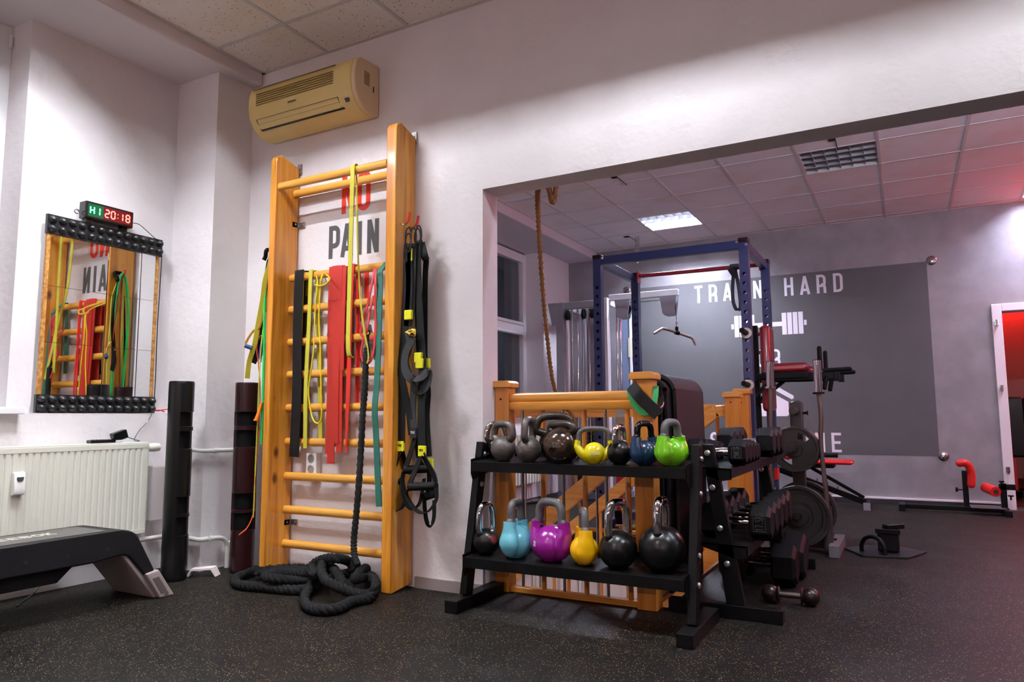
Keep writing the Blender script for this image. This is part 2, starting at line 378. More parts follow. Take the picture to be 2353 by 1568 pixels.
def lay_ceiling(name, x0, x1, y0, y1, z, px, py, pitch, holes, mat, gw=.024):
    """tiles as one slab with gaps at the light fittings, and a T-bar grid under them"""
    xs = [x0]; x = px + math.ceil((x0-px)/pitch)*pitch
    while x < x1: xs.append(x); x += pitch
    xs.append(x1); ys = [y0]; y = py + math.ceil((y0-py)/pitch)*pitch
    while y < y1: ys.append(y); y += pitch
    ys.append(y1); s_ = MB(); g = MB()
    for i in range(len(xs)-1):
        for j in range(len(ys)-1):
            cx, cy = (xs[i]+xs[i+1])/2, (ys[j]+ys[j+1])/2
            if any(abs(cx-a) < .1 and abs(cy-b) < .1 for a, b in holes): continue
            if name == 'ceiling' and i == 0 and ys[j+1] > HOLE2[1]-.27 and ys[j] < HOLE2[1]+.27:
                if ys[j] < HOLE2[1]-.28: s_.box(xs[i], xs[i+1], ys[j], HOLE2[1]-.275, z, z+.018)
                if ys[j+1] > HOLE2[1]+.28: s_.box(xs[i], xs[i+1], HOLE2[1]+.275, ys[j+1], z, z+.018)
                continue
            s_.box(xs[i], xs[i+1], ys[j], ys[j+1], z, z+.018)
    for x in xs[1:-1]: g.box(x-gw/2, x+gw/2, y0, y1, z-.004, z)
    for y in ys[1:-1]: g.box(-2.95 if name == 'ceiling' and abs(y-HOLE2[1]) < .05 else x0, x1, y-gw/2, y+gw/2, z-.0035, z)
    g.box(x0, x0+gw, y0, y1, z-.0045, z); g.box(x0, x1, y1-gw, y1, z-.0045, z)
    struct(s_.build(name, mat, ang=0)); struct(g.build('trim_'+name, GRID, ang=0))
HOLE2 = (-3.217, 1.522)
FL = [(-2.639, 1.822), (-.839, 1.822), (.961, 1.822), (-1.439, -1.178), (1.561, -1.178)]   # front light fittings (tile centres)
lay_ceiling('ceiling', -3.495, 3.3, -3.1, W1Y0, ZC, -2.939, 2.722, .6, FL+[HOLE2], TILEF)
BP = .556
BL = [(-.07-4*BP+BP/2, 7.36-BP/2), (-.07-BP+BP/2, 7.36-3*BP+BP/2), (-.07+2*BP+BP/2, 7.36+BP/2)]
lay_ceiling('ceiling_back', -3.2, 3.3, W1Y1, YF, ZCB, -.07, 7.36, BP, BL, TILEB, .02)
m = MB(); m.box(-4.3, 3.3, -3.1, 12, 3.4, 3.45); struct(m.build('ceiling_slab', PLW, ang=0))
DKW = M('dark_grey_wall_paint', (84, 80, 84), .8)
DKN = M('ceiling_gap_black', (14, 12, 12), .9)
for px, py, w_ in ((1411, 407, .05), (1911, 321, .05), (1440, 544, .06)):
    q = at(px, py, z=ZCB-.001); m = MB(); m.box(q.x-w_/2, q.x+w_/2, q.y-.03, q.y+.03, ZCB-.0052, ZCB-.0005); m.box(q.x+w_/2-.004, q.x+w_/2, q.y+.03, q.y+.24, ZCB-.0052, ZCB-.0005); struct(m.build('trim_ceiling_gap', DKN, ang=0))
# rear and right walls (behind the photographer)
m = MB(); m.box(-4.3, 3.3, -3.25, -3.1, 0, 3.4); struct(m.build('wall_rear', DKW, ang=0))
m = MB(); m.box(3.3, 3.45, -3.1, 12.2, 0, 3.4); struct(m.build('wall_right', DKW, ang=0))
# back room left wall with window niche, soffit
m = MB(); m.box(-4.0, -3.58, W1Y1, 5.3, -2.6, 2.8); m.box(-4.0, -3.58, 7.3, YF, 0, 2.8); m.box(-4.0, -3.58, 5.3, 7.3, 0, .9)
struct(m.build('wall_back_left', PLW, ang=0))
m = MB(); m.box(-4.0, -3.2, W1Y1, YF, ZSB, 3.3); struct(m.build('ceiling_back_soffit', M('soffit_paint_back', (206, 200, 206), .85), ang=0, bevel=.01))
# far wall with door opening
DX0, DX1, DZ = .83, 1.75, 1.86
m = MB(); m.box(-4.0, DX0, YF, YF+.15, 0, 3.4); m.box(DX1, 3.3, YF, YF+.15, 0, 3.4); m.box(DX0, DX1, YF, YF+.15, DZ, 3.4)
struct(m.build('wall_far', GREYP, ang=0))
m = MB(); p0 = at(1469.7, 663, y=YF); m.box(-2.68, .262, YF-.002, YF+.001, .475, 2.369)
struct(m.build('trim_mural_panel', MURAL, ang=0))
# stairwell shaft below the floor
m = MB(); m.box(-3.7, HX1+.1, HY1, HY1+.1, -2.6, -.12); m.box(-3.7, HX1+.1, HY0-.12, HY0, -2.6, -.12); m.box(HX1, HX1+.1, HY0, HY1, -2.6, -.12)
struct(m.build('wall_stairwell', PLW, ang=0))
# baseboards
m = MB(); m.box(-2.26, -1.86, W1Y0-.013, W1Y0, 0, .055); struct(m.build('baseboard_divider', M('painted_skirting', (150, 138, 138), .6), ang=0))
m = MB(); m.box(-3.0, DX0-.07, YF-.02, YF, 0, .05); struct(m.build('baseboard_far', DARKBASE, ang=0))
m = MB(); m.box(-3.0, DX0-.07, YF-.022, YF, .05, .066); struct(m.build('trim_far', WHITEP, ang=0))
# windows
def window(name, y0, y1, z0, z1, x, split, fw=.07):
    f_ = MB(); f_.box(x-.04, x+.03, y0, y0+fw, z0, z1); f_.box(x-.04, x+.03, y1-fw, y1, z0, z1); ym = (y0+y1)/2
    f_.box(x-.04, x+.03, ym-fw*.6, ym+fw*.6, z0, z1)
    for a, b in ((y0+fw, ym-fw*.6), (ym+fw*.6, y1-fw)):
        f_.box(x-.04, x+.03, a, b, z0, z0+fw); f_.box(x-.04, x+.03, a, b, z1-fw, z1)
        if split: f_.box(x-.04, x+.03, a, b, split-fw*.55, split+fw*.55)
        # sash beads standing proud of the frame
        for c, d in (((z0+fw, split-fw*.55), (split+fw*.55, z1-fw)) if split else ((z0+fw, z1-fw),)):
            for q in ((a, a+.035, c, d), (b-.035, b, c, d), (a+.035, b-.035, c, c+.035), (a+.035, b-.035, d-.035, d)): f_.box(x-.03, x+.045, *q)
    w = struct(f_.build(name, PVC, ang=0, bevel=.004))
    g = MB(); g.box(x-.012, x-.004, y0+fw*.5, y1-fw*.5, z0+fw*.5, z1-fw*.5); g.build('window_pane', GLASS, w, ang=0)
    return w
w1 = window('window_1', .2, 1.94, .93, 2.985, -4.165, None, .09)
m = MB(); m.cyl((-4.12, 1.925, 2.86), (-4.12, 1.925, 2.93), .008); m.build('hinge', PVC, w1)
w2 = window('window_2', 5.3, 7.3, .9, 2.745, -3.83, 1.87)
m = MB(); m.box(-4.2, -3.82, .2, 1.965, .895, .93); struct(m.build('trim_window_sill', PVC, ang=0, bevel=.004))
m = MB(); m.box(-3.85, -3.50, 5.25, 7.3, .9, .93); struct(m.build('trim_back_window_sill', PVC, ang=0, bevel=.004))
# door frame
m = MB(); m.box(DX0-.07, DX0+.01, YF-.022, YF+.17, 0, DZ+.04); m.box(DX1-.01, DX1+.07, YF-.022, YF+.17, 0, DZ+.04); m.box(DX0+.01, DX1-.01, YF-.022, YF+.17, DZ-.03, DZ+.04)
d1 = struct(m.build('door_1', WHITEP, ang=0, bevel=.004))
for z in (1.72, 1.11, .36):
    m = MB(); m.cyl((DX0-.035, YF-.04, z-.03), (DX0-.035, YF-.04, z+.03), .009, n=12); m.box(DX0-.05, DX0-.02, YF-.035, YF-.02, z-.02, z+.03); m.build('door_hinge', STEEL, d1)
m = MB(); m.box(DX0, DX1, YF-.02, YF+.17, 0, .012); m.build('threshold', STEEL, d1, ang=0)
# room behind the door
RW = M('far_room_paint', (196, 176, 172), .8)
m = MB(); m.box(-1.0, 3.3, 12.0, 12.15, 0, 3.0); struct(m.build('wall_far_room', RW, ang=0))
m = MB(); m.box(-1.0, -.85, YF+.15, 12.0, 0, 3.0); struct(m.build('wall_far_room_left', RW, ang=0))
m = MB(); m.box(-1.0, 3.3, YF+.15, 12.0, 2.55, 2.6); struct(m.build('ceiling_far_room', RW, ang=0))

# ================================================================ LIGHT FITTINGS
LOUV = M('polished_louvre', (190, 190, 194), .35, .6)
def fitting(cx, cy, z, size, nx, ny, label, group, tubes, col, power, depth=.05):
    t_ = thing('ceiling_light', label, 'ceiling light', (cx, cy, z), group)
    h = size/2-.012; H = .10
    m = MB(); m.box(cx-h, cx+h, cy-h, cy+h, z+H, z+H+.006); m.box(cx-h, cx-h+.004, cy-h, cy+h, z, z+H); m.box(cx+h-.004, cx+h, cy-h, cy+h, z, z+H); m.box(cx-h, cx+h, cy-h, cy-h+.004, z, z+H); m.box(cx-h, cx+h, cy+h-.004, cy+h, z, z+H)
    m.build('housing', M('fitting_white', (200, 200, 200), .5), t_, ang=0)
    m = MB()
    for i in range(1, nx): x = cx-h+2*h*i/nx; m.box(x-.0015, x+.0015, cy-h, cy+h, z+.003, z+.003+depth)
    for i in range(1, ny): y = cy-h+2*h*i/ny; m.box(cx-h, cx+h, y-.0015, y+.0015, z+.002, z+.003+depth)
    m.build('louvre', LOUV, t_, ang=0)
    tm = M('lamp_tube_glow', col, .5, emit=power) if power else M('lamp_tube_off', (225, 228, 230), .3)
    for fy in tubes:
        m = MB(); y = cy-h+2*h*fy; m.cyl((cx-h+.02, y, z+.075), (cx+h-.02, y, z+.075), .013, n=10); m.build('lamp_tube', tm, t_)
    return t_
WARM = (246, 250, 255); COOL = (226, 232, 255)
# ================================================================ FRONT ROOM, LEFT SIDE
# --- wall lettering, painted flush
TRED = M('red_vinyl_letters', (226, 52, 30), .6); TGRY = M('grey_vinyl_letters', (76, 76, 78), .6)
LET = []
def lettering(name, mat, items, label, cat, dep, **k):
    m = MB()
    for txt, o, H, kw in items: text_into(m, txt, o, (1, 0, 0), (0, 0, 1), H, dep, **kw)
    return tag(m.build(name, mat, ang=0), label, cat)
yy = W1Y0-.0006; dp = (0, -.0008, 0)
lettering('wall_lettering', TRED, [('NO', (-2.812, yy, 2.045), .238, dict(w=.40, t=.13, gap=.09))], 'red painted word NO at the top between the wall bars', 'wall lettering', dp)
lettering('wall_lettering', TGRY, [('PAIN', (-2.905, yy, 1.79), .195, dict(w=.43, t=.15, gap=.06))], 'dark grey painted word PAIN behind the wall bars', 'wall lettering', dp)
lettering('wall_lettering', TRED, [('NO', (-2.812, yy, 1.485), .238, dict(w=.40, t=.13, gap=.09))], 'red painted word NO behind the hanging bands', 'wall lettering', dp)
lettering('wall_lettering', TGRY, [('GAIN', (-2.905, yy, 1.185), .2, dict(w=.43, t=.15, gap=.06))], 'dark grey painted word GAIN half hidden by the hanging bands', 'wall lettering', dp)

# --- wall mirror with studded rubber strips
MX = -3.9
mir = thing('wall_mirror', 'tall mirror of glued mirror tiles between wooden strips and black studded rubber bands', 'mirror', (MX, 2.37, .9))
MIR = M('mirror_silver', (225, 226, 226), .015, 1)
ZB, ZT = .955, 1.865; YA, YB = 2.055, 2.70; xf_ = MX
m = MB(); m.box(MX-.020, MX-.012, YA+.004, YB-.002, ZB-.05, ZT+.05); m.build('backing_board', M('mirror_backing', (176, 172, 166), .8), mir, ang=0)
# each column of glued tiles sits at its own small angle
for (y0, y1, dl) in ((YA+.018, 2.392, .6), (2.393, 2.592, 1.6), (2.593, YB-.014, 1.5)):
    for z0, z1 in ((ZB-.02, 1.268), (1.27, 1.566), (1.568, ZT+.02)):
        m = MB(); yc = (y0+y1)/2; t_ = math.tan(math.radians(dl))
        xa, xb = MX-.002-(y0-yc)*t_, MX-.002-(y1-yc)*t_
        m.add([(x+e, y, z) for e in (0, -.004) for x, y in ((xa, y0), (xb, y1)) for z in (z0, z1)], [(0, 2, 3, 1), (4, 5, 7, 6), (0, 1, 5, 4), (2, 6, 7, 3), (0, 4, 6, 2), (1, 3, 7, 5)])
        m.build('mirror_tile', MIR, mir, ang=0)
OSB = M('osb_strip', (206, 152, 78), .7, bump=.5, bs=50, c2=(150, 96, 40), vs=45)
for y0, y1 in ((YA, YA+.018), (YB-.014, YB)):
    m = MB(); m.box(MX-.012, MX+.004, y0, y1, ZB-.01, ZT+.01); m.build('wooden_strip', OSB, mir, ang=0)
STUD = M('studded_black_rubber', (22, 23, 26), .38, bump=.2, bs=200)
for z0, z1 in ((1.842, 1.945), (.902, .997)):
    m = MB(); m.box(MX-.012, MX+.008, YA-.006, YB+.014, z0, z1); n = 13
    for i in range(n):
        for j in range(2):
            y = YA+.02+(YB-YA-.025)*i/(n-1); z = z0+(z1-z0)*(.27+.47*j); s0 = len(m.v)
            m.lathe([(.0215, 0), (.020, .008), (.014, .019), (.006, .025), (0, .026)], (MX+.008, y, z), 'x', 12)
    m.build('studded_strip', STUD, mir, ang=50)
m = MB(); m.tube(smooth([(MX+.01, YB+.012, 1.85), (MX+.004, YB+.012, 1.6), (MX+.008, YB+.006, 1.4), (MX+.004, YB+.012, 1.1), (MX+.006, YB+.008, .93)]), .0025, 6)
tag(m.build('power_cable', BLKG), 'thin black cable running down the right edge of the mirror', 'cable')
m = MB(); m.tube(smooth([(MX, 2.705, .925), (MX+.008, 2.73, .915), (MX+.02, 2.76, .922), (MX+.03, 2.79, .925)]), .003, 6); m.tube(smooth([(MX, 2.71, .912), (MX+.01, 2.74, .92), (MX+.02, 2.77, .91)]), .003, 6)
tag(m.build('red_string', M('red_cord', (214, 40, 36), .6)), 'short red cord poking out at the lower right mirror corner', 'cord')
# --- LED timer on top of the mirror
tm = thing('interval_timer', 'black led interval timer reading HI 20:18 standing on the mirror', 'timer', (MX+.03, 2.37, 1.946))
ty0, ty1, tz0, tz1 = 2.222, 2.498, 1.9625, 2.058
m = MB(); m.box(MX-.02, MX+.045, ty0, ty1, tz0, tz1); m.build('casing', BLKG, tm, ang=0, bevel=.006)
for q in (ty0+.02, ty1-.05): m = MB(); m.box(MX-.018, MX+.02, q, q+.03, 1.944, tz0+.004); m.build('foot', BLKG, tm, ang=0)
m = MB(); m.box(MX+.045, MX+.046, ty0+.012, ty0+.098, tz0+.012, tz1-.012); m.build('green_halo_panel', M('green_halo_tint', (6, 74, 42), .2, emit=.35), tm, ang=0)  # halo of the green digits put into the panel as tint and faint glow
m = MB(); m.box(MX+.045, MX+.046, ty0+.098, ty1-.012, tz0+.012, tz1-.012); m.build('red_halo_panel', M('red_halo_tint', (92, 8, 14), .2, emit=.35), tm, ang=0)  # likewise the red digits' halo, painted into this half of the panel
m = MB(); m.tube([(MX, ty0-.02, 2.0)]+arc((MX, ty0-.022, 1.995), .012, 90, 420, 10, 'yz'), .003, 6); m.build('bracket', STEEL, tm)
SEG = {'H': 'bcefg', '1': 'bc', '2': 'abged', '0': 'abcdef', '8': 'abcdefg', 'I': 'bc'}
def digit(mb, ch, y, z, w, h, x):
    t = .0032; hh = h/2
    S = {'a': (y, y+w, z+h, 0), 'g': (y, y+w, z+hh, 0), 'd': (y, y+w, z, 0), 'b': (z+hh, z+h, y+w, 1), 'c': (z, z+hh, y+w, 1), 'f': (z+hh, z+h, y, 1), 'e': (z, z+hh, y, 1)}
    for q in SEG[ch]:
        a, b, c, v = S[q]; a += .0022; b -= .0022
        if v: mb.box(x, x+.001, c-t, c+t, a, b)
        else: mb.box(x, x+.001, a, b, c-t, c+t)
GR = M('green_led', (110, 255, 180), .5, emit=2.6); RD = M('red_led', (255, 120, 110), .5, emit=2.6)
dz, dh = tz0+.027, .041
m = MB(); digit(m, 'H', 2.247, dz, .021, dh, MX+.046); digit(m, '1', 2.283, dz, .016, dh, MX+.046); m.build('green_digits', GR, tm, ang=0)
m = MB(); digit(m, '2', 2.331, dz, .021, dh, MX+.046); digit(m, '0', 2.365, dz, .021, dh, MX+.046); digit(m, '1', 2.414, dz, .018, dh, MX+.046); digit(m, '8', 2.452, dz, .021, dh, MX+.046)
m.box(MX+.046, MX+.047, 2.4015, 2.4055, dz+.008, dz+.013); m.box(MX+.046, MX+.047, 2.4015, 2.4055, dz+.028, dz+.033); m.build('red_digits', RD, tm, ang=0)
m = MB(); m.tube(smooth([(MX+.02, 2.498, 2.0), (MX+.03, 2.54, 2.0), (MX+.02, 2.60, 1.975), (MX+.012, 2.66, 1.945), (MX+.012, 2.71, 1.93)]), .0022, 6); m.build('lead', BLKG, tm)
# --- radiator
rad = thing('radiator', 'white ribbed panel radiator under the mirror', 'radiator', (-3.80, 1.9, 0))
RADM = M('radiator_enamel', (216, 216, 204), .35)
rx, ry0, ry1, rz0, rz1 = -3.765, .9, 2.60, .235, .735
m = MB(); prof = []; y = ry0+.02; pitch = .0333
pts = [(ry0, 0)]
while y+pitch < ry1-.012: pts += [(y, 0), (y+.003, -.006), (y+.010, -.006), (y+.013, 0)]; y += pitch
pts += [(ry1, 0)]
poly = [(a, b) for a, b in pts] + [(ry1, -.03), (ry0, -.03)]
m.prism([(a, b) for a, b in poly], (rx, 0, rz0+.025), (0, 1, 0), (1, 0, 0), (0, 0, rz1-rz0-.055))
m.box(rx-.03, rx+.001, ry0, ry1, rz0, rz0+.026); m.box(rx-.03, rx+.001, ry0, ry1, rz1-.031, rz1-.004); m.build('front_panel', RADM, rad, ang=0, bevel=.002)
m = MB(); m.box(rx-.105, rx-.003, ry0, ry1, rz1-.006, rz1+.004)
m.build('top_grille', RADM, rad, ang=0, bevel=.003)
m = MB(); m.box(rx-.105, rx-.001, ry1-.004, ry1+.004, rz0+.01, rz1-.002); m.build('side_panel', RADM, rad, ang=0, bevel=.002)
m = MB(); m.box(rx-.10, rx-.085, ry0, ry1, rz0, rz1-.01); m.build('rear_panel', RADM, rad, ang=0)
for q in (ry0+.15, ry1-.19): m = MB(); m.box(-3.878, -3.85, q, q+.04, .2, .6); m.build('wall_bracket', RADM, rad, ang=0)
m = MB(); m.lathe([(.010, 0), (.014, .005), (.016, .02), (.0, .02)], (rx-.04, ry1+.004, .705), 'y', 16); m.lathe([(.016, .018), (.024, .03), (.025, .06), (.022, .085), (.0, .087)], (rx-.04, ry1+.004, .705), 'y', 20)
m.build('valve_head', M('valve_white', (232, 230, 222), .4), rad)
# heat meter on the radiator
ht = thing('heat_meter', 'small white electronic heat meter clipped on the radiator front', 'heat meter', (rx, 1.915, .51))
m = MB(); m.prism([(0, 0), (.026, .006), (.030, .02), (.026, .1), (.020, .112), (0, .112)], (rx, 1.895, .505), (1, 0, 0), (0, 0, 1), (0, .05, 0)); m.build('case', M('meter_white', (240, 240, 238), .35), ht, bevel=.003)
m = MB(); m.prism([(-.015, 0), (.015, 0), (.015, -.010), (.008, -.020), (-.008, -.020), (-.015, -.010)], (rx+.0292, 1.920, .594), (0, 1, 0), (0, 0, 1), (.002, 0, 0)); m.build('display', M('meter_display', (70, 74, 76), .3), ht, ang=0)
# things on the radiator
zt = rz1+.004
rm = thing('remote_control', 'black remote control lying on the radiator', 'remote control', (-3.82, 2.36, zt))
m = MB(); m.box(-3.845, -3.80, 2.29, 2.43, zt, zt+.018); m.build('body', BLKG, rm, ang=0, bevel=.004)
m = MB()
for i in range(7):
    for j in range(2): m.cyl((-3.832+.02*j, 2.31+.016*i, zt+.018), (-3.832+.02*j, 2.31+.016*i, zt+.0205), .004, n=8)
m.build('buttons', M('rubber_button', (90, 90, 95), .6), rm)
ad = thing('power_adapter', 'black plug adapter resting on the radiator beside the remote control', 'power adapter', (-3.83, 2.47, zt))
m = MB(); m.bar((-3.83, 2.425, zt+.025), (-3.83, 2.50, zt+.05), .045, .05); m.build('plug_body', BLKG, ad, ang=0, bevel=.006)
m = MB(); m.box(-3.85, -3.80, 2.42, 2.47, zt, zt+.014); m.build('socket_block', M('pale_plastic', (200, 200, 205), .4), ad, ang=0, bevel=.004)
m = MB(); m.tube(smooth([(-3.82, 2.50, zt+.03), (-3.81, 2.55, zt+.012), (-3.82, 2.58, zt+.004), (-3.84, 2.56, zt+.01), (-3.86, 2.60, zt+.06), (-3.865, 2.65, .85), (-3.87, 2.69, .915)]), .0022, 6); m.build('lead', BLKG, ad)
# duct cover right of the radiator, pipes
m = MB(); m.box(-3.88, -3.81, 2.66, 2.745, .28, .60); tag(m.build('pipe_cover', M('cover_white', (226, 220, 222), .5), ang=0, bevel=.012), 'white box cover on the wall right of the radiator', 'pipe cover')
PIPE = M('painted_pipe', (220, 220, 216), .4)
m = MB(); m.tube(smooth([(-3.80, 2.74, .705), (-3.70, 2.765, .69), (-3.62, 2.79, .687), (-3.555, 2.80, .683), (-3.552, 2.9, .682), (-3.552, 3.08, .678)], 8), .0125, 12)
m.cyl((-3.552, 2.86, .682), (-3.552, 2.885, .682), .0155)
tag(m.build('heating_pipe', PIPE), 'upper white heating pipe bending around the column corner', 'pipe')
m = MB(); m.tube(smooth([(-3.79, 2.2, .2), (-3.79, 2.70, .195), (-3.76, 2.775, .19), (-3.66, 2.795, .186), (-3.56, 2.80, .183), (-3.548, 2.86, .182), (-3.545, 2.93, .175), (-3.54, 2.965, .15), (-3.54, 2.975, .1), (-3.54, 2.975, 0)], 8), .0135, 12)
m.cyl((-3.54, 2.97, .14), (-3.54, 3.085, .14), .0115); m.cyl((-3.545, 2.845, .182), (-3.545, 2.87, .182), .017)
tag(m.build('heating_pipe', PIPE), 'lower white heating pipe dropping into the floor beside the maroon tube', 'pipe')
m = MB(); m.tube(smooth([(-3.78, 2.02, .24), (-3.74, 2.05, .12), (-3.70, 2.0, .05), (-3.66, 1.9, .006)]), .004, 6)
tag(m.build('floor_cable', BLKG), 'thin black cable drooping to the floor behind the step platform', 'cable')
# --- weighted tubes
def viper(loc, rz, lab, mat, cw):
    t_ = thing('weighted_training_tube', lab, 'training tube', (0, 0, 0)); R, Hh = .0665, 1.075
    prof = [(R*.86, 0), (R*.97, .006), (R, .02)]
    m = MB(); m.lathe([(R*.86, .002), (R, .012), (R, .25)], n=40); 
    m = MB(); n = 44
    # body with two hand holes: outer shell cut away on one side, bridge bars remain
    zs = [0, .01, .235, .242, .335, .342, .345, .352, .44, .447, .70, .707, .795, .802, .82, .827, .90, .907, 1.06, Hh]
    def rad_(z, a):
        cut = (.238 < z < .443 and not (.335 < z < .352)) or (.703 < z < .903 and not (.80 < z < .825))
        r = R
        if z < .008: r = R*.93
        if z > Hh-.006: r = R*.95
        ang_ = (a+PI) % (2*PI)-PI
        if cut and abs(ang_) < cw: r = R*.80
        return r
    zz = sorted(set([0, .01, .02, .236, .240, .333, .337, .350, .354, .441, .446, .701, .706, .798, .802, .823, .827, .901, .906, 1.055, 1.068, Hh]))
    vs = []; fs = []
    for z in zz:
        for i in range(n): a = 2*PI*i/n-PI; r = rad_(z, a); vs.append((r*math.cos(a), r*math.sin(a), z))
    for k in range(len(zz)-1):
        for i in range(n): j = (i+1) % n; fs.append((k*n+i, k*n+j, (k+1)*n+j, (k+1)*n+i))
    fs.append(tuple(range(n-1, -1, -1))); m.add(vs, fs)
    k0 = (len(zz)-1)*n; top = [(R*.80*math.cos(2*PI*i/n-PI), R*.80*math.sin(2*PI*i/n-PI), Hh) for i in range(n)]; ins = [(R*.78*math.cos(2*PI*i/n-PI), R*.78*math.sin(2*PI*i/n-PI), Hh-.12) for i in range(n)]
    o = len(m.v); m.add(top+ins, [(i, (i+1) % n, n+(i+1) % n, n+i) for i in range(n)]+[tuple(n+i for i in range(n))])
    m.f += [(k0+i, k0+(i+1) % n, o+(i+1) % n, o+i) for i in range(n)]
    m.build('tube_body', mat, t_, ang=50)
    m = MB(); 
    for a_, b_ in ((.237, .334), (.353, .444), (.702, .799), (.826, .904)):
        k = MB(); q = [(R*.815*math.cos(x), R*.815*math.sin(x)) for x in [-cw+2*cw*i/14 for i in range(15)]]+[(R*.7*math.cos(x), R*.7*math.sin(x)) for x in [cw-2*cw*i/14 for i in range(15)]]
        k.prism(q, (0, 0, a_), (1, 0, 0), (0, 1, 0), (0, 0, b_-a_)); k.build('hand_slot', M('slot_black', (4, 4, 4), .8, spec=.1), t_, local=True)  # black insert paints in the dark inside of the hand hole
    t_.location = loc; t_.rotation_euler = (0, 0, rz); return t_
viper((-3.53, 2.62, 0), math.radians(18), 'tube', M('black_tube_rubber', (12, 12, 13), .3, spec=.35), .95)['label'] = 'upright black weighted tube with hand slots beside the radiator'
mv = viper((-3.362, 2.93, 0), math.radians(-45), 'upright dark maroon weighted tube beside the wall bars', M('maroon_tube_rubber', (36, 10, 14), .28, spec=.4), 1.5)
m = MB(); m.box(-.068, -.06, -.02, .02, .74, .80); b_ = m.build('red_tag', M('red_tag', (180, 30, 40), .5), mv, ang=0, local=True)
# foam offcut on the floor
m = MB(); m.add([(-3.50, 2.70, .001), (-3.39, 2.79, .001), (-3.50, 2.80, .001), (-3.50, 2.70, .035), (-3.36, 2.80, .03), (-3.47, 2.87, .035)], [])
m = MB(); poly = [(-.07, 0), (-.055, .03), (.05, .036), (.075, 0), (.085, .002), (.06, .05), (-.06, .042), (-.085, .004)]
m.prism(poly, (-3.455, 2.735, 0), V((.8, .45, 0)).normalized(), (0, 0, 1), V((-.45, .8, 0)).normalized()*.06)
tag(m.build('foam_offcut', M('pale_foam', (222, 210, 210), .8), ang=0, bevel=.002), 'bent white foam offcut on the floor between the two weighted tubes', 'foam piece')

# --- step platform
st = thing('step_platform', 'long black and grey aerobic step platform on the floor by the radiator', 'step platform', (-3.4, 1.6, 0))
DKB = M('step_black_plastic', (20, 20, 23), .5, bump=.3, bs=300, spec=.25); DGR = M('step_grey_plastic', (158, 146, 146), .55, bump=.2, bs=300); TOPM = M('step_grey_mat', (84, 81, 77), .75, bump=.5, bs=250)
sx0, sx1 = -3.585, -3.245
def yz_prism(mb, poly, x0, x1): mb.prism(poly, (x0, 0, 0), (0, 1, 0), (0, 0, 1), (x1-x0, 0, 0))
cur = arc((0, 2.13, .25), .10, 90, 22, 8, 'yz')
out = [(.55, .35), (2.13, .35)] + [(p.y, p.z) for p in cur] + [(2.305, .135), (2.255, .118), (2.165, .225), (2.13, .235), (2.0, .222), (.55, .222)]
m = MB(); yz_prism(m, out, sx0, sx1); m.build('deck', DKB, st, bevel=.018, seg=3)
m = MB(); yz_prism(m, [(.6, .345), (2.08, .345), (2.08, .353), (.6, .353)], sx0+.045, sx1-.045); m.build('top_mat', TOPM, st, ang=0)
m = MB(); yz_prism(m, [(.65, .16), (1.86, .16), (1.93, .225), (.65, .225)], sx0+.04, sx1-.03); m.build('under_tray', BLK2, st, ang=0, bevel=.004)
leg = [(2.315, .132), (2.405, .0), (2.31, .0), (2.16, .228), (2.20, .24)]
m = MB(); yz_prism(m, [(2.250, .128), (2.318, .138), (2.41, .0), (2.33, .0)], sx0-.01, sx1+.012)
yz_prism(m, [(2.14, .232), (2.225, .232), (2.335, .09), (2.40, .0), (2.318, .0)], sx0+.004, sx1-.014)
m.build('leg', DGR, st, ang=0, bevel=.006)
m = MB(); yz_prism(m, [(2.285, .10), (2.318, .105), (2.372, .02), (2.335, .02)], sx1+.0121, sx1+.0135); m.cyl((sx1+.005, 2.365, .012), (sx1+.0138, 2.365, .012), .011, n=14); m.build('leg_recess', M('recess_grey', (96, 84, 84), .6), st, ang=0)
m = MB(); m.box(sx0+.02, sx1+.005, .62, .72, 0, .12); m.box(sx0+.05, sx1-.03, .62, .70, .1, .23); m.build('leg', DGR, st, ang=0, bevel=.006)
m = MB()
for y in (1.55, 1.71, 1.88, 2.06): m.cyl((sx1-.004, y, .275), (sx1+.0016, y, .275), .0095, n=14)
m.build('screw_holes', M('hole_black', (8, 8, 8), .6), st)
m = MB(); text_into(m, 'REEBOK', (sx1-.15, 1.63, .3532), (0, 1, 0), (-1, 0, 0), .065, (0, 0, .0006), w=.62, t=.17, gap=.14)
m.build('embossed_lettering', M('lettering_cream', (190, 184, 170), .6), st, ang=0)

# --- air conditioner
ac = thing('air_conditioner', 'yellowed split air conditioner high on the wall above the wall bars', 'air conditioner', (-2.93, 3.0, 2.55))
ACM = M('yellowed_plastic', (228, 200, 128), .4, var=.08, vs=5); ACD = M('ac_groove', (134, 110, 62), .7)
ax0, ax1 = -3.375, -2.545
prof = [(3.085, 2.875), (2.925, 2.868), (2.893, 2.845), (2.876, 2.79), (2.874, 2.72), (2.884, 2.665), (2.915, 2.612), (2.965, 2.575), (3.03, 2.565), (3.085, 2.575)]
m = MB(); m.prism(prof, (ax0, 0, 0), (0, 1, 0), (0, 0, 1), (ax1-ax0-.028, 0, 0)); m.build('body', ACM, ac, ang=40, bevel=.006)
m = MB(); m.prism([(a+.004 if a < 3.08 else a, b) for a, b in prof], (ax1-.032, 0, 0), (0, 1, 0), (0, 0, 1), (.032, 0, 0)); m.build('end_cap', M('pale_yellowed_plastic', (226, 198, 158), .45), ac, ang=40, bevel=.008)
m = MB()
for k in range(6):
    z = 2.725+.0135*k; m.box(ax0+.07, ax1-.155, 2.868, 2.8735, z, z+.0045)
m.box(ax0+.04, ax1-.14, 2.869, 2.8765, 2.826, 2.83)
m.build('intake_slots', ACD, ac, ang=0)
m = MB()
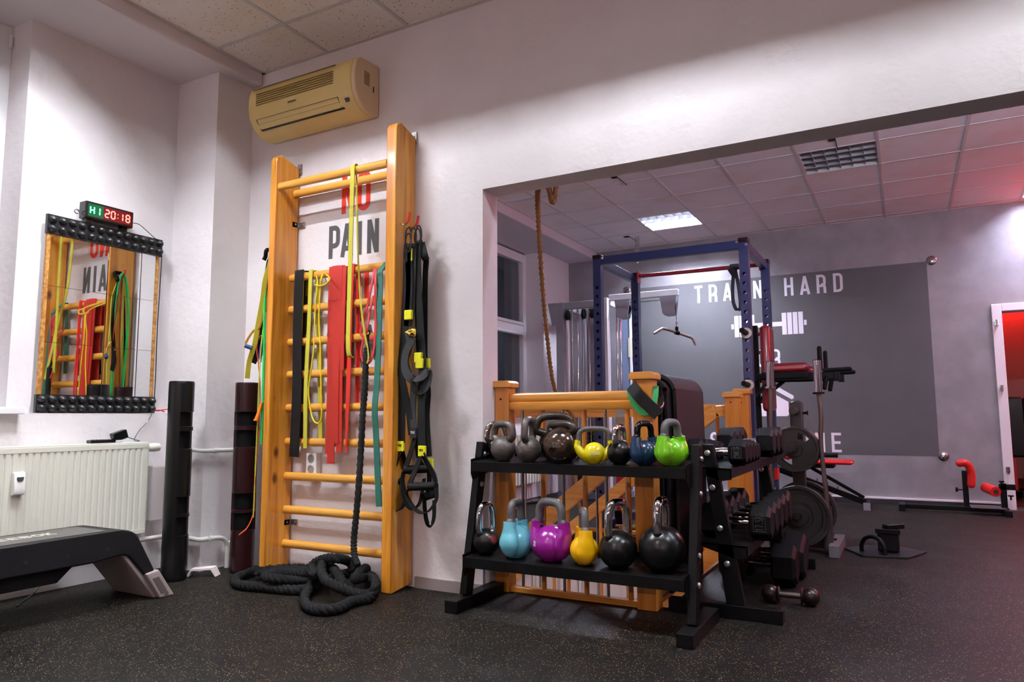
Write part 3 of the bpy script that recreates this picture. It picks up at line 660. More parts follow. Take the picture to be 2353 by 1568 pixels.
a_, b_ = V((0, 2.886, 2.658)), V((0, 2.945, 2.588))
def ac_line(x0, x1, t0, t1, off=.0015):
    p = a_.lerp(b_, t0); q = a_.lerp(b_, t1); nrm = V((0, -(b_.z-a_.z)*-1, 0)); nv = V((0, -.76, -.65))
    m.add([(x0, p.y, p.z), (x1, p.y, p.z), (x1, q.y, q.z), (x0, q.y, q.z)] + [tuple(V((x, w_.y, w_.z))+nv*.006) for x, w_ in ((x0, p), (x1, p), (x1, q), (x0, q))], [(0, 1, 2, 3), (7, 6, 5, 4), (0, 4, 5, 1), (1, 5, 6, 2), (2, 6, 7, 3), (3, 7, 4, 0)])
ac_line(ax0+.06, ax1-.12, .78, .90)
m.build('air_outlet', M('outlet_black', (30, 24, 14), .7), ac, ang=0)
m = MB(); ac_line(ax0+.055, ax1-.14, .10, .13); ac_line(ax0+.055, ax1-.135, .42, .44); ac_line(ax0+.055, ax0+.058, .10, .85); ac_line(ax1-.138, ax1-.135, .10, .85); m.build('flap_lines', ACD, ac, ang=0)
m = MB(); m.add([(ax1-.085, 2.9, 2.632), (ax1-.06, 2.9, 2.632), (ax1-.06, 2.91, 2.616), (ax1-.085, 2.91, 2.616), (ax1-.085, 2.89, 2.628), (ax1-.06, 2.89, 2.628), (ax1-.06, 2.905, 2.611), (ax1-.085, 2.905, 2.611)], [(0, 1, 2, 3), (4, 7, 6, 5), (0, 4, 5, 1), (2, 6, 7, 3), (1, 5, 6, 2), (0, 3, 7, 4)])
m.build('sensor_window', BLKG, ac, ang=0)
m = MB(); m.box(ax1-.003, ax1+.0012, 2.955, 3.0, 2.72, 2.80); m.build('rating_label', M('label_tan', (176, 150, 96), .6, var=.5, vs=160), ac, ang=0)
m = MB(); m.box(ax1-.003, ax1+.0012, 3.03, 3.038, 2.70, 2.735); m.build('side_slot', BLKG, ac, ang=0)
m = MB(); m.box(ax0+.33, ax0+.39, 2.8715, 2.8755, 2.688, 2.696); m.build('badge', M('badge_grey', (120, 116, 110), .4, .6), ac, ang=0)

# --- wall socket
so = thing('wall_socket', 'white double wall socket behind the lower wall bars', 'wall socket', (-2.963, 3.085, .55))
m = MB(); m.box(-3.002, -2.925, 3.045, 3.0885, .548, .672); m.build('cover_plate', WHITEP, so, ang=0, bevel=.006)
m = MB()
for z in (.58, .64): m.lathe([(.024, 0), (.024, .001), (.019, .0012), (.018, -.001), (0, -.001)], (-2.963, 3.0445, z), ((1, 0, 0), (0, 0, 1), (0, -1, 0)) and (V((1, 0, 0)), V((0, 0, 1)), V((0, -1, 0))), 20)
m.build('socket_faces', M('socket_grey', (150, 140, 134), .5), so)  # faces greyer than the white cover plate

# ================================================================ WALL BARS
wb = thing('wall_bars', 'tall lacquered pine wall bars screwed to the wall, hung with bands', 'wall bars', (-2.86, 3.0, 0))
# stile: deep boards with rounded front top corner
def stile(x0, x1, yf, zt_, ybk=3.075):
    pl = [(ybk, .02), (yf, 0.0), (yf, zt_-.06)] + [(yf+.045-.045*math.cos(math.radians(a)), zt_-.06+.045*math.sin(math.radians(a))) for a in (20, 45, 70, 90)] + [(ybk, zt_-.055)]
    mm = MB(); mm.prism(pl, (x0, 0, 0), (0, 1, 0), (0, 0, 1), (x1-x0, 0, 0)); return mm.build('stile', PINE, wb, ang=40, bevel=.005)
stile(-3.188, -3.142, 2.895, 2.425)
stile(-2.34, -2.276, 2.905, 2.45)
RZ = [1.69, 1.50, 1.308, 1.119, .927, .732, .538, .35, .161]
RYF, RYB = 2.93, 3.0
RZT = 2.205
RL, RR = -3.15, -2.345
for y, z in [(RYF-.005, RZT+.012), (3.045, RZT)] + [(3.033, z) for z in RZ]:
    m = MB(); m.sweep([(RL, y, z), (RR, y, z)], [(.0185*math.cos(2*PI*i/16), .0235*math.sin(2*PI*i/16)) for i in range(16)], up=V((0, 1, 0))); m.build('rung', RUNG, wb)
for x, z in ((-3.148, 2.37), (-2.29, 2.40), (-3.148, 2.02), (-3.148, .275)):
    m = MB()
    if z > 2.3: m.box(x-.012, x+.018, 3.075, 3.085, z-.03, z+.03); m.cyl((x+.003, 3.075, z+.005), (x+.003, 3.068, z+.005), .007, n=8)
    else: m.box(x+.0005, x+.006, 3.03, 3.079, z-.015, z+.015); m.box(x+.0005, x+.055, 3.079, 3.0855, z-.0152, z+.0152); m.cyl((x+.038, 3.079, z), (x+.038, 3.072, z), .008, n=8); m.cyl((x+.006, 3.05, z), (x+.011, 3.05, z), .007, n=8)
    m.build('bracket', ZINC, wb, ang=0)

# ---- bands on the wall bars: loops folded over a rung
RBLK = RUB('black_latex', (20, 20, 22), spec=.25); RYEL = RUB('yellow_latex', (206, 198, 66)); RRED = RUB('red_latex', (196, 48, 36)); RRED2 = RUB('bright_red_latex', (226, 48, 40)); RGRN = RUB('green_latex', (44, 112, 96)); RYT = RUB('yellow_tubing', (240, 216, 40), rough=.35)
def over(x, z, y=3.033, w=.03, t=.0045, zf=1.0, zb=1.1, dx=0, dxb=0, sway=0, r=.022, tw=0):
    """centre line of a band hanging over a rung: front end zf, back end zb"""
    f_ = [V((x+dx, y-r-.006, zf)), V((x+dx*.6+sway, y-r-.008, zf+(z-zf)*.35)), V((x+dx*.25, y-r-.004, zf+(z-zf)*.7))]
    top = [V((x, y-r*math.cos(a), z+r*math.sin(a)+.002)) for a in (0, PI/4, PI/2, 3*PI/4, PI)]
    b = [V((x+dxb*.3, y+r+.004, z-(z-zb)*.35)), V((x+dxb*.7, y+r+.006, z-(z-zb)*.7)), V((x+dxb, y+r+.006, zb))]
    return smooth(f_+top+b, 5)
def band(label, mat, paths, w, t=.0045, name='resistance_band', group=None, cat='resistance band'):
    m = MB()
    for p in paths: m.strap(p, w, t, V((1, 0, 0)))
    return tag(m.build(name, mat, ang=50), label, cat, group)
Z1 = RZ[0]
band('wide black resistance band, leftmost band on the wall bars', RBLK, [over(-3.055, Z1, w=.065, zf=.66, zb=.72, dx=.0, sway=.01), over(-3.053, Z1+.005, r=.026, zf=.65, zb=.72, dx=.005, sway=.012)], .068)
band('narrow yellow resistance band beside the wide black band', RYEL, [over(-3.033, Z1, zf=.665, zb=.72, sway=.004), over(-2.962, Z1, r=.026, zf=.70, zb=.72, dx=-.004, dxb=.05, sway=-.006)], .027)
m = MB()
def P(px, py, y=2.94): return at(px, py, y=y)
m.tube(smooth([P(727, 632, 3.033), P(729, 655), P(724, 720), P(721, 800), P(712, 870), P(709, 905), P(715, 950), P(723, 970), P(733, 972), P(739, 955), P(738, 900), P(736, 800), P(733, 730), P(736, 665), P(738, 640), P(744, 630, 3.033), P(750, 650, 3.05)], 6), .0042, 8)
m.tube(smooth([P(724, 655), P(735, 657, 2.93), P(750, 652, 2.93), P(758, 640, 2.95), P(748, 630, 3.033)], 6), .0042, 8)
tag(m.build('resistance_tube', RYT), 'thin bright yellow tubing loop beside the narrow yellow band', 'resistance tube')
band('wide red resistance band, left one of the red pair', RRED, [over(-2.80, Z1, w=.05, zf=.67, zb=.8, dx=.005, sway=.008), over(-2.775, Z1, r=.026, zf=.62, zb=.8, dx=.0, sway=.004)], .05)
band('wide red resistance band, right one of the red pair', RRED, [over(-2.742, Z1, r=.027, zf=.73, zb=1.18, sway=-.004), over(-2.715, Z1, r=.025, zf=1.13, zb=1.15), over(-2.73, Z1, r=.022, zf=.68, zb=1.1, dx=.01)], .042)
# long yellow band over the top rung, reaching the third rung
top = V((-2.685, RYF-.005, RZT+.012))
fr = [P(802, 815, 2.90), P(800, 790, 2.895), P(802, 700, 2.895), P(806, 560, 2.895), P(809, 440, 2.895), P(810, 405, 2.897)]
bk = [V((fr[-1].x-.006, 2.93, RZT+.042)), P(819, 400, 2.955), P(820, 440, 2.96), P(822, 560, 2.955), P(826, 660, 2.93), P(834, 740, 2.92), P(846, 815, 2.915), P(843, 836, 2.91)]
m = MB(); m.strap(smooth([P(810, 822, 2.92), P(806, 820, 2.91)]+fr, 5)+smooth([fr[-1], V((fr[-1].x-.002, 2.903, RZT+.034)), V((fr[-1].x-.006, 2.93, RZT+.040)), bk[1]], 4)[1:], .028, .0045, V((1, 0, 0)))
m.strap(smooth(bk[1:], 5), .018, .0045, [V((1, -.6, 0))]*(5*(len(bk)-2)+1))
tag(m.build('resistance_band', RYEL, ang=50), 'long narrow yellow band slung over the top rung', 'resistance band')
band('thin bright red band hanging beside the battle rope anchor', RRED2, [over(-2.655, Z1, w=.016, zf=.68, zb=.95, dx=-.012, sway=-.006), over(-2.645, Z1, r=.027, zf=.72, zb=.95, dx=-.02, sway=.008)], .014)
m = MB()
loop1 = [P(861, 617, 2.975), P(855, 650), P(845, 700), P(833, 745), P(829, 765), P(836, 776), P(850, 780), P(862, 772), P(864, 750), P(862, 700), P(863, 650), P(864, 618, 2.975)]
loop2 = [P(858, 680, 3.0), P(849, 720, 2.95), P(843, 760, 2.93), P(833, 790, 2.93), P(830, 815, 2.925), P(838, 836, 2.92), P(850, 832, 2.925), P(858, 810, 2.93), P(862, 770, 2.94), P(864, 700, 2.95)]
m.strap(smooth(loop1, 6), .013, .005, V((1, 0, 0))); m.strap(smooth(loop2, 6), .012, .005, V((1, 0, 0)))
tag(m.build('resistance_band', RUB('rose_red_latex', (206, 52, 58))), 'looped rose red band next to the dark green band', 'resistance band')
g_ = [P(871, 1165, 2.93), P(868, 1100, 2.93), P(864, 1000, 2.93), P(861, 940, 2.92), P(866, 880, 2.93), P(869, 800, 2.94), P(872, 700, 2.945), P(873, 640, 2.955), P(874, 622, 2.96)]
m = MB(); m.strap(smooth(g_+[V((g_[-1].x+.002, 3.033, Z1+.027)), V((g_[-1].x+.012, 3.058, Z1)), V((g_[-1].x+.01, 3.064, 1.45)), V((g_[-1].x-.005, 3.064, 1.2))], 5), .036, .005, V((1, 0, 0)))
tag(m.build('resistance_band', RGRN, ang=50), 'dark green band hanging beside the right stile of the wall bars', 'resistance band')
# battle rope: bungee anchor sleeve and the coiled rope
ba = thing('battle_rope_anchor', 'black ruched bungee strap hanging from the bands to the coiled rope', 'rope anchor', (-2.5, 2.9, 0))
pp = smooth([P(845, 770, 2.94), P(843, 800, 2.925), P(840, 840, 2.92), P(838, 900, 2.92), P(833, 960, 2.92), P(829, 1040, 2.92), P(824, 1120, 2.92), P(818, 1190, 2.92), P(813, 1245, 2.92), P(815, 1280, 2.905), P(822, 1300, 2.89)], 14)
sc_ = [.55 if i < 14 else (.95+.13*math.sin(i*2.2)+.05*random.random()) for i in range(len(pp))]
m = MB(); m.tube(pp, .017, 12, scale=sc_); m.build('ruched_sleeve', M('black_webbing', (14, 14, 15), .85, bump=.6, bs=300), ba, ang=60)
m = MB(); m.tube(arc((pp[0].x, pp[0].y, pp[0].z+.012), .014, 0, 360, 14, 'xz'), .004, 8); m.build('hook', BLKG, ba)
ROPE = M('black_rope_fibre', (20, 20, 21), .85, bump=.8, bs=350, spec=.15)
rp = [P2 for P2 in ()]
def G(px, py, z):
    p = at(px, py, z=z); p.y = min(p.y, 3.055); return p
r_ = .027
path = [(590, 1322, .03), (640, 1308, .03), (700, 1305, .03), (750, 1312, .03), (770, 1325, .03), (735, 1338, .03), (650, 1332, .07), (610, 1325, .075), (640, 1316, .07), (690, 1318, .07), (735, 1322, .08), (730, 1345, .03), (690, 1356, .025), (620, 1352, .025), (560, 1346, .025), (540, 1338, .025), (548, 1326, .03), (600, 1310, .035),
        (700, 1312, .08), (722, 1322, .10), (718, 1300, .11), (745, 1285, .15), (775, 1284, .16), (800, 1290, .13), (812, 1305, .10), (800, 1318, .07), (770, 1322, .05)]
m = MB(); m.rope(smooth([G(*p) for p in path], 9), r_, .085, 3, 7)
path2 = [(742, 1292, .13), (738, 1310, .12), (750, 1335, .10), (790, 1355, .07), (830, 1368, .04), (856, 1362, .03), (862, 1352, .03), (862, 1335, .03), (850, 1325, .05), (815, 1332, .08), (830, 1312, .09), (860, 1302, .07), (866, 1312, .045), (864, 1340, .08), (850, 1372, .03), (805, 1384, .027), (792, 1392, .027), (770, 1400, .026), (735, 1402, .026), (705, 1392, .028), (700, 1372, .03), (712, 1350, .035), (725, 1335, .05), (742, 1318, .08), (760, 1305, .10), (775, 1320, .10), (790, 1345, .07)]
m.rope(smooth([G(*p) for p in path2], 9), r_, .085, 3, 7)
tag(m.build('battle_rope', ROPE, ang=60), 'thick black battle rope heaped in coils on the floor under the wall bars', 'battle rope')

# ---- suspension trainers hanging on the right stile
WEB = M('black_strap_webbing', (14, 14, 15), .7, bump=.12, bs=700, spec=.2); YL = M('neon_yellow_webbing', (232, 228, 30), .6); TAN = M('yellow_strap', (196, 168, 60), .7)
FOAM = M('black_foam_grip', (12, 12, 13), .75, spec=.2)
hk = thing('stile_hook', 'pair of red tipped steel hooks on the right stile of the wall bars', 'hook', (-2.285, 2.98, 1.95))
YH = 2.96
for px, y in ((933, 2.945), (958, 3.03)):
    a = at(px, 540, x=-2.262) if False else None
def hook(y, z):
    m = MB(); m.tube(smooth([(-2.289, y, z), (-2.27, y, z-.005), (-2.245, y, z-.012), (-2.222, y, z+.01), (-2.215, y, z+.045)], 5), .0045, 8); m.build('hook_rod', STEEL, hk)
    m = MB(); m.tube(smooth([(-2.235, y, z-.006), (-2.222, y, z+.01), (-2.214, y, z+.05)], 5), .007, 8); m.build('hook_tip', M('red_plastic_tip', (206, 40, 44), .4), hk)
hook(2.945, 1.885); hook(3.02, 1.885)
def Q(px, py, x=-2.235): return at(px, py, x=x)
def QY(px, py, y=2.95): return at(px, py, y=y)
def carab(mb, c, s=.05, tilt=0):
    pts = [V((c[0]+s*.3*math.cos(a)+tilt*s*math.sin(a), c[1]+.1*s*math.cos(a), c[2]+s*math.sin(a))) for a in [2*PI*i/16 for i in range(16)]]
    mb.tube(pts, .0042, 8, True)
SY = M('webbing_stitched', (18, 18, 19), .7, bump=.12, bs=700, spec=.2)
def sus(label, carabs, straps, tagpos, legs, handle, loop, buckle=None, tagm=None, txt=True):
    t_ = thing('suspension_trainer', label, 'suspension trainer', straps[0][0][-1], 'suspension trainers on the right stile')
    m = MB()
    for c in carabs: carab(m, c)
    m.build('carabiner', M('dark_steel', (60, 60, 64), .3, .9), t_)
    for pts, w, mt in straps:
        m = MB(); m.strap(smooth(pts, 6), w*1.45, .005, V((1, 0, 0))); m.build('strap', mt, t_, ang=50)
    if tagpos:
        m = MB(); m.cbox(tagpos, .042, .014, .052); m.build('yellow_tag', tagm or YL, t_, ang=0, bevel=.002)
        m = MB(); text_into(m, 'TRX', V(tagpos)+V((-.016, -.0072, -.002)), (1, 0, 0), (0, 0, 1), (.012), (0, -.0006, 0), w=.6, t=.2, gap=.15); m.build('tag_lettering', BLK if tagm is None else WHITEP, t_, ang=0)
    if buckle:
        for b in buckle: m = MB(); m.cbox(b, .046, .02, .05); m.build('buckle', YL, t_, ang=0, bevel=.004)
    for pts in legs:
        m = MB(); m.strap(smooth(pts, 6), .044, .005, V((1, -.5, 0))); m.build('handle_strap', WEB, t_, ang=50)
    if handle:
        m = MB(); m.cyl(handle[0], handle[1], .0205, n=18); a, b = V(handle[0]), V(handle[1]); d = (b-a).normalized()*.006; m.cyl(a-d, a, .021, n=18); m.cyl(b, b+d, .021, n=18); m.build('foam_handle', FOAM, t_)
    if loop:
        m = MB(); m.strap(smooth(loop, 6), .048, .005, V((.3, -1, 0))); m.build('foot_loop', WEB, t_, ang=50)
    return t_
C1 = QY(938, 545, 2.93); C2 = QY(950, 545, 2.95); C3 = QY(962, 540, 3.0)
sus('black suspension trainer nearest the pine stile with yellow tag and handle over the wood', [C1, C1+V((.0, 0, -.03))],
    [([QY(938, 560), QY(936, 590), QY(935, 660), QY(932, 720), QY(928, 790), QY(920, 860), QY(922, 940), QY(921, 1018)], .034, WEB), ([QY(942, 572), QY(942, 604)], .020, YL), ([QY(940, 600), QY(941, 660), QY(936, 750)], .030, SY)],
    QY(921, 1026), [[QY(920, 1034), QY(909, 1065), QY(898, 1100), QY(893, 1115)], [QY(923, 1034), QY(930, 1060, 2.98), QY(938, 1090, 3.0)]],
    (QY(901, 1110, 2.945), QY(925, 1105, 2.985)), [QY(895, 1115, 2.94), QY(891, 1130, 2.94), QY(894, 1155, 2.945), QY(903, 1172, 2.95), QY(914, 1174, 2.96), QY(925, 1165, 2.97), QY(930, 1140, 2.98), QY(925, 1110, 2.985)], [QY(939, 724, 2.945)])
sus('black suspension trainer with twisted grey straps and tan yellow strap ends', [C2],
    [([QY(950, 560, 2.96), QY(948, 640, 2.96), QY(945, 720, 2.96), QY(938, 760, 2.95), QY(942, 790, 2.94), QY(932, 830, 2.94), QY(940, 860, 2.93), QY(950, 875, 2.94), QY(948, 940, 2.95), QY(953, 1000, 2.95)], .026, M('grey_webbing', (40, 40, 42), .75, bump=.5, bs=500)), ([QY(938, 760, 2.945), QY(948, 764, 2.93), QY(941, 772, 2.94)], .03, TAN), ([QY(953, 900, 2.96), QY(951, 950, 2.96), QY(952, 985, 2.955)], .024, TAN), ([QY(950, 775, 2.94), QY(933, 810, 2.93), QY(930, 845, 2.92), QY(945, 872, 2.91), QY(968, 868, 2.92), QY(984, 855, 2.93), QY(980, 885, 2.93), QY(962, 900, 2.93), QY(950, 890, 2.92)], .03, M('dark_grey_webbing', (30, 30, 32), .75, bump=.5, bs=500)), ([QY(925, 800, 2.95), QY(921, 850, 2.94), QY(930, 900, 2.94), QY(940, 950, 2.95), QY(946, 1000, 2.95)], .026, WEB)],
    QY(951, 996, 2.945), [[QY(954, 1005, 2.95), QY(944, 1040, 2.945), QY(930, 1080, 2.94)], [QY(957, 1005, 2.96), QY(962, 1050, 2.98), QY(975, 1075, 2.99)]],
    (QY(932, 1080, 2.94), QY(978, 1078, 2.985)), [QY(928, 1082, 2.93), QY(924, 1110, 2.93), QY(930, 1150, 2.935), QY(945, 1170, 2.95), QY(958, 1165, 2.96), QY(968, 1145, 2.98), QY(975, 1100, 2.985)], None, BLKG)
sus('black suspension trainer with long foam handle hanging lowest in front', [C2+V((.012, .02, .0))],
    [([QY(958, 560, 2.97), QY(961, 660, 2.97), QY(966, 760, 2.97), QY(971, 830, 2.96), QY(968, 900, 2.94), QY(969, 1010, 2.93), QY(969, 1030, 2.93)], .030, WEB)],
    QY(970, 1037, 2.925), [[QY(968, 1045, 2.925), QY(955, 1080, 2.92), QY(940, 1115, 2.91)], [QY(972, 1045, 2.925), QY(985, 1070, 2.92), QY(996, 1090, 2.915), QY(1001, 1110, 2.91)]],
    (QY(943, 1119, 2.91), QY(1000, 1117, 2.915)), [QY(941, 1122, 2.905), QY(933, 1135, 2.905), QY(945, 1160, 2.905), QY(965, 1178, 2.91), QY(985, 1175, 2.915), QY(1002, 1150, 2.915), QY(1003, 1122, 2.915)], [QY(965, 836, 2.955), QY(962, 822, 2.955)])
sus('black suspension trainer on the wall side with one long narrow loop', [C3],
    [([QY(963, 552, 3.0), QY(972, 575, 3.0), QY(979, 596, 3.0), QY(977, 640, 3.01), QY(976, 800, 3.01), QY(978, 860, 3.0), QY(984, 900, 3.0), QY(981, 960, 3.0), QY(986, 1050, 3.0)], .022, WEB), ([QY(958, 560, 2.99), QY(960, 700, 2.99), QY(966, 830, 2.99), QY(980, 880, 2.98)], .026, SY), ([QY(968, 560, 2.99), QY(974, 585, 2.98), QY(979, 597, 2.99)], .03, SY)],
    QY(987, 1066, 2.99), [[QY(987, 1078, 2.99), QY(986, 1110, 2.98), QY(982, 1140, 2.97)]],
    (QY(974, 1143, 2.96), QY(994, 1136, 3.01)), [QY(975, 1145, 2.955), QY(976, 1170, 2.955), QY(981, 1200, 2.96), QY(990, 1208, 2.975), QY(997, 1190, 2.99), QY(998, 1150, 3.0)], [QY(979, 835, 2.995)])

# ---- bundle hanging on the left side of the left stile
XL = -3.215
def S(px, py, x=XL): return at(px, py, x=x)
hk2 = thing('stile_hook', 'steel hook with red tip on the outer side of the left stile', 'hook', (-3.205, 2.95, 1.83))
m = MB(); m.tube(smooth([(-3.187, 2.97, 1.83), (-3.215, 2.97, 1.825), (-3.235, 2.97, 1.85)], 5), .005, 8); m.build('hook_rod', STEEL, hk2)
m = MB(); m.tube(smooth([(-3.220, 2.97, 1.825), (-3.235, 2.97, 1.85), (-3.237, 2.97, 1.875)], 5), .007, 8); m.build('hook_tip', M('red_hook_tip', (206, 40, 44), .4), hk2)
def L_(y, z, x=-3.210): return V((x, y, z))
m = MB(); g0 = -3.228; m.tube(smooth([L_(2.925, .72, g0), L_(2.925, 1.2, g0), L_(2.915, 1.55, g0), L_(2.935, 1.78, g0), L_(2.965, 1.85, g0), L_(2.995, 1.78, g0), L_(3.02, 1.5, g0), L_(3.0, 1.0, g0), L_(2.96, .62, g0)], 8), .0085, 10)
tag(m.build('resistance_tube', RUB('bright_green_tubing', (30, 208, 96), rough=.4)), 'bright green tubing hanging on the outer side of the left stile', 'resistance tube')
m = MB(); m.strap(smooth([S(568, 870, -3.285), S(573, 830, -3.275), S(585, 790, -3.255), S(592, 750, -3.245), S(603, 690, -3.230), S(610, 640, -3.220), L_(2.95, 1.80, -3.215), L_(2.97, 1.85, -3.220), L_(2.99, 1.75), L_(3.0, 1.3), L_(3.01, 1.1)], 6), .028, .004, V((.3, 1, 0)))
tag(m.build('resistance_band', RYEL, ang=50), 'yellow band with its loose end swinging out left of the left stile', 'resistance band')
sk = thing('skipping_rope', 'orange and yellow skipping rope with orange handle beside the maroon tube', 'skipping rope', (-3.265, 2.9, 0))
m = MB(); m.tube(smooth([L_(2.95, 1.80, -3.225), S(597, 760, -3.245), S(590, 800, -3.255), S(594, 840, -3.245), S(598, 900, -3.235), S(594, 1000, -3.245), S(586, 1100, -3.245), S(584, 1170, -3.245), S(570, 1210, -3.245), S(549, 1230, -3.215)], 7), .003, 6)
m.build('cord', RUB('orange_cord', (226, 84, 34)), sk)
m = MB(); a, b = S(588, 968, -3.235), S(602, 925, -3.225); m.cyl(a, b, .0115, .007, 14); m.lathe([(.0115, 0), (.014, .004), (.013, .012)], a, 'z', 14); m.build('handle', M('orange_handle', (246, 128, 24), .4), sk)
m = MB(); m.tube(smooth([L_(2.97, 1.80, -3.225), S(604, 760, -3.235), S(596, 860, -3.235), S(592, 960, -3.235), S(588, 1050, -3.245), S(582, 1190, -3.245)], 7), .0035, 6)
tag(m.build('resistance_tube', RUB('yellow_green_tubing', (196, 200, 50))), 'thin yellow green tubing hanging down past the maroon tube', 'resistance tube')
cl = thing('cable_collar_strap', 'black cuff strap with purple webbing and steel rings left of the left stile', 'cuff strap', S(595, 800, -3.245))
m = MB(); m.strap(smooth([L_(2.94, 1.79, -3.225), S(603, 700, -3.235), S(600, 770, -3.245), S(592, 810, -3.265), S(582, 835, -3.275)], 6), .032, .006, V((.3, 1, 0))); m.build('cuff', WEB, cl, ang=50)
m = MB(); m.strap(smooth([S(605, 780, -3.235), S(601, 800, -3.240), S(597, 826, -3.245)], 6), .022, .004, V((.2, 1, 0))); m.build('purple_webbing', M('purple_webbing', (110, 60, 176), .6), cl, ang=50)
m = MB()
for q in (S(600, 776, -3.245), S(597, 830, -3.245)): m.tube([V((q.x+.004*math.sin(a), q.y+.011*math.cos(a), q.z+.011*math.sin(a))) for a in [2*PI*i/14 for i in range(14)]], .0028, 8, True)
m.build('ring', CHROME, cl)
hd = thing('foam_grip_strap', 'blue foam tube handle on a tan braided strap left of the left stile', 'exercise handle', S(572, 797, -3.285))
m = MB(); m.cyl(S(563, 795, -3.285), S(579, 800, -3.255), .012, n=14); m.build('grip', M('blue_foam', (40, 74, 120), .6), hd)
m = MB(); m.strap(smooth([S(564, 790, -3.285), S(572, 775, -3.275), S(583, 760, -3.265), S(600, 740, -3.235), L_(2.96, 1.82, -3.225)], 6), .012, .006, V((.3, 1, 0))); m.build('webbing', M('tan_braid', (206, 148, 50), .7, bump=.8, bs=200), hd, ang=50)
pr = thing('padded_handle', 'black padded strap handle at the top left of the left stile', 'exercise handle', S(610, 590, -3.225))
m = MB(); m.tube(smooth([L_(2.96, 1.85, -3.220), S(613, 575, -3.220), S(610, 590, -3.235), S(606, 598, -3.245)], 5), .012, 12); m.build('grip', BLK2, pr)
bt = MB(); bt.tube(smooth([L_(2.99, 1.82, -3.20), L_(3.01, 1.5, -3.205), L_(3.03, 1.2, -3.205), L_(3.02, .9, -3.205), L_(2.99, .45, -3.205)], 7), .008, 10)
tag(bt.build('black_cord_bundle', WEB), 'dark bundle of black cords hanging behind the green tubing', 'cord')
m = MB(); m.tube(smooth([L_(2.96, 1.83, -3.230), L_(2.95, 1.5, -3.245), L_(2.97, 1.1, -3.245), L_(2.96, .8, -3.245)], 7), .0045, 8)
tag(m.build('resistance_tube', RUB('dark_red_tubing', (140, 30, 34))), 'dark red tubing hanging beside the green tubing on the left stile', 'resistance tube')
# ================================================================ STAIR RAILING
def post(mb, cap, x, y, w, z1, mat=None): 
    mb.box(x-w/2, x+w/2, y-w/2, y+w/2, 0.001, z1-.035)
    c = w/2+.014; cap.prism([(-c, 0), (c, 0), (c, .022), (c-.012, .034), (-c+.012, .034), (-c, .022)], (x, y-c, z1-.035), (1, 0, 0), (0, 0, 1), (0, 2*c, 0))
rl = thing('stair_railing', 'golden wooden stair railing with wood and steel balusters behind the kettlebell rack', 'railing', (-1.45, 3.25, 0))
PX0, PX1, PY = -1.815, -1.065, 3.245
for x, y, w, z in ((PX0, PY, .078, 1.055), (PX1, PY, .092, 1.075), (-1.07, 4.02, .09, 1.04), (-1.03, 5.02, .09, 1.03), (-.99, 5.16, .09, 1.055)):
    a, b = MB(), MB(); post(a, b, x, y, w, z); po = a.build('post', OAKZ, rl, ang=0, bevel=.003); b.build('post_cap', OAKX, po, ang=0, bevel=.003)
    h = MB()
    if z > 1.06: h.cyl((x+.02, y-w/2-.0008, .955), (x+.02, y-w/2+.01, .955), .0065, n=10)
    else: h.cyl((x-.005, y-w/2-.0008, .96), (x-.005, y-w/2+.01, .96), .006, n=10)
    h.build('screw_hole', M('dark_hole', (30, 16, 6), .8), po)
def hrail(p0, p1, zt_, mat, base=True):
    p0, p1 = V((*p0, 0)), V((*p1, 0)); d = (p1-p0).normalized(); nrm = V((-d.y, d.x, 0))
    prof = [(-.024, 0), (.024, 0), (.03, .012), (.03, .036), (.02, .043), (.026, .052), (.026, .078), (.018, .088), (-.018, .088), (-.026, .078), (-.026, .052), (-.02, .043), (-.03, .036), (-.03, .012)]
    m = MB(); m.prism(prof, p0+V((0, 0, zt_-.088)), nrm, (0, 0, 1), p1-p0); m.build('handrail', mat, rl, ang=40)
    if base: m = MB(); m.prism([(-.022, 0), (.022, 0), (.022, .022), (.018, .026), (-.018, .026), (-.022, .022)], p0+V((0, 0, .003)), nrm, (0, 0, 1), p1-p0); m.build('base_rail', mat, rl, ang=0)
hrail((PX0+.04, PY-.0), (PX1-.046, PY), .99, OAKX); hrail((PX1, PY+.046), (-1.07, 3.975), .985, OAKY)
def bal(x, y, z0, z1, steel, sz=.5):
    """round baluster: steel one or wooden one"""
    m = MB()
    if steel: m.cyl((x, y, z0), (x, y, z1), .0075, n=12); return m.build('steel_baluster', STEEL, rl)
    m.cyl((x, y, z0), (x, y, z1), .0125, n=12); return m.build('wooden_baluster', OAKZ, rl)
xs = [-1.715, -1.60, -1.49, -1.375, -1.265, -1.155]
for i, x in enumerate(xs): bal(x, PY, .028, .905, i in (0, 2, 4))
xs2 = (-1.685, -1.57, -1.325, -1.21)
for i in range(5): bal(-1.07, PY+.14+.135*i, .028, .9, i % 2 == 0)
# guard on the far side of the stairwell
hrail((-1.035, 5.16), (-3.57, 5.16), .95, OAKX)
for i in range(14): bal(-1.17-.17*i, 5.16, .028, .865, i % 2 == 1)
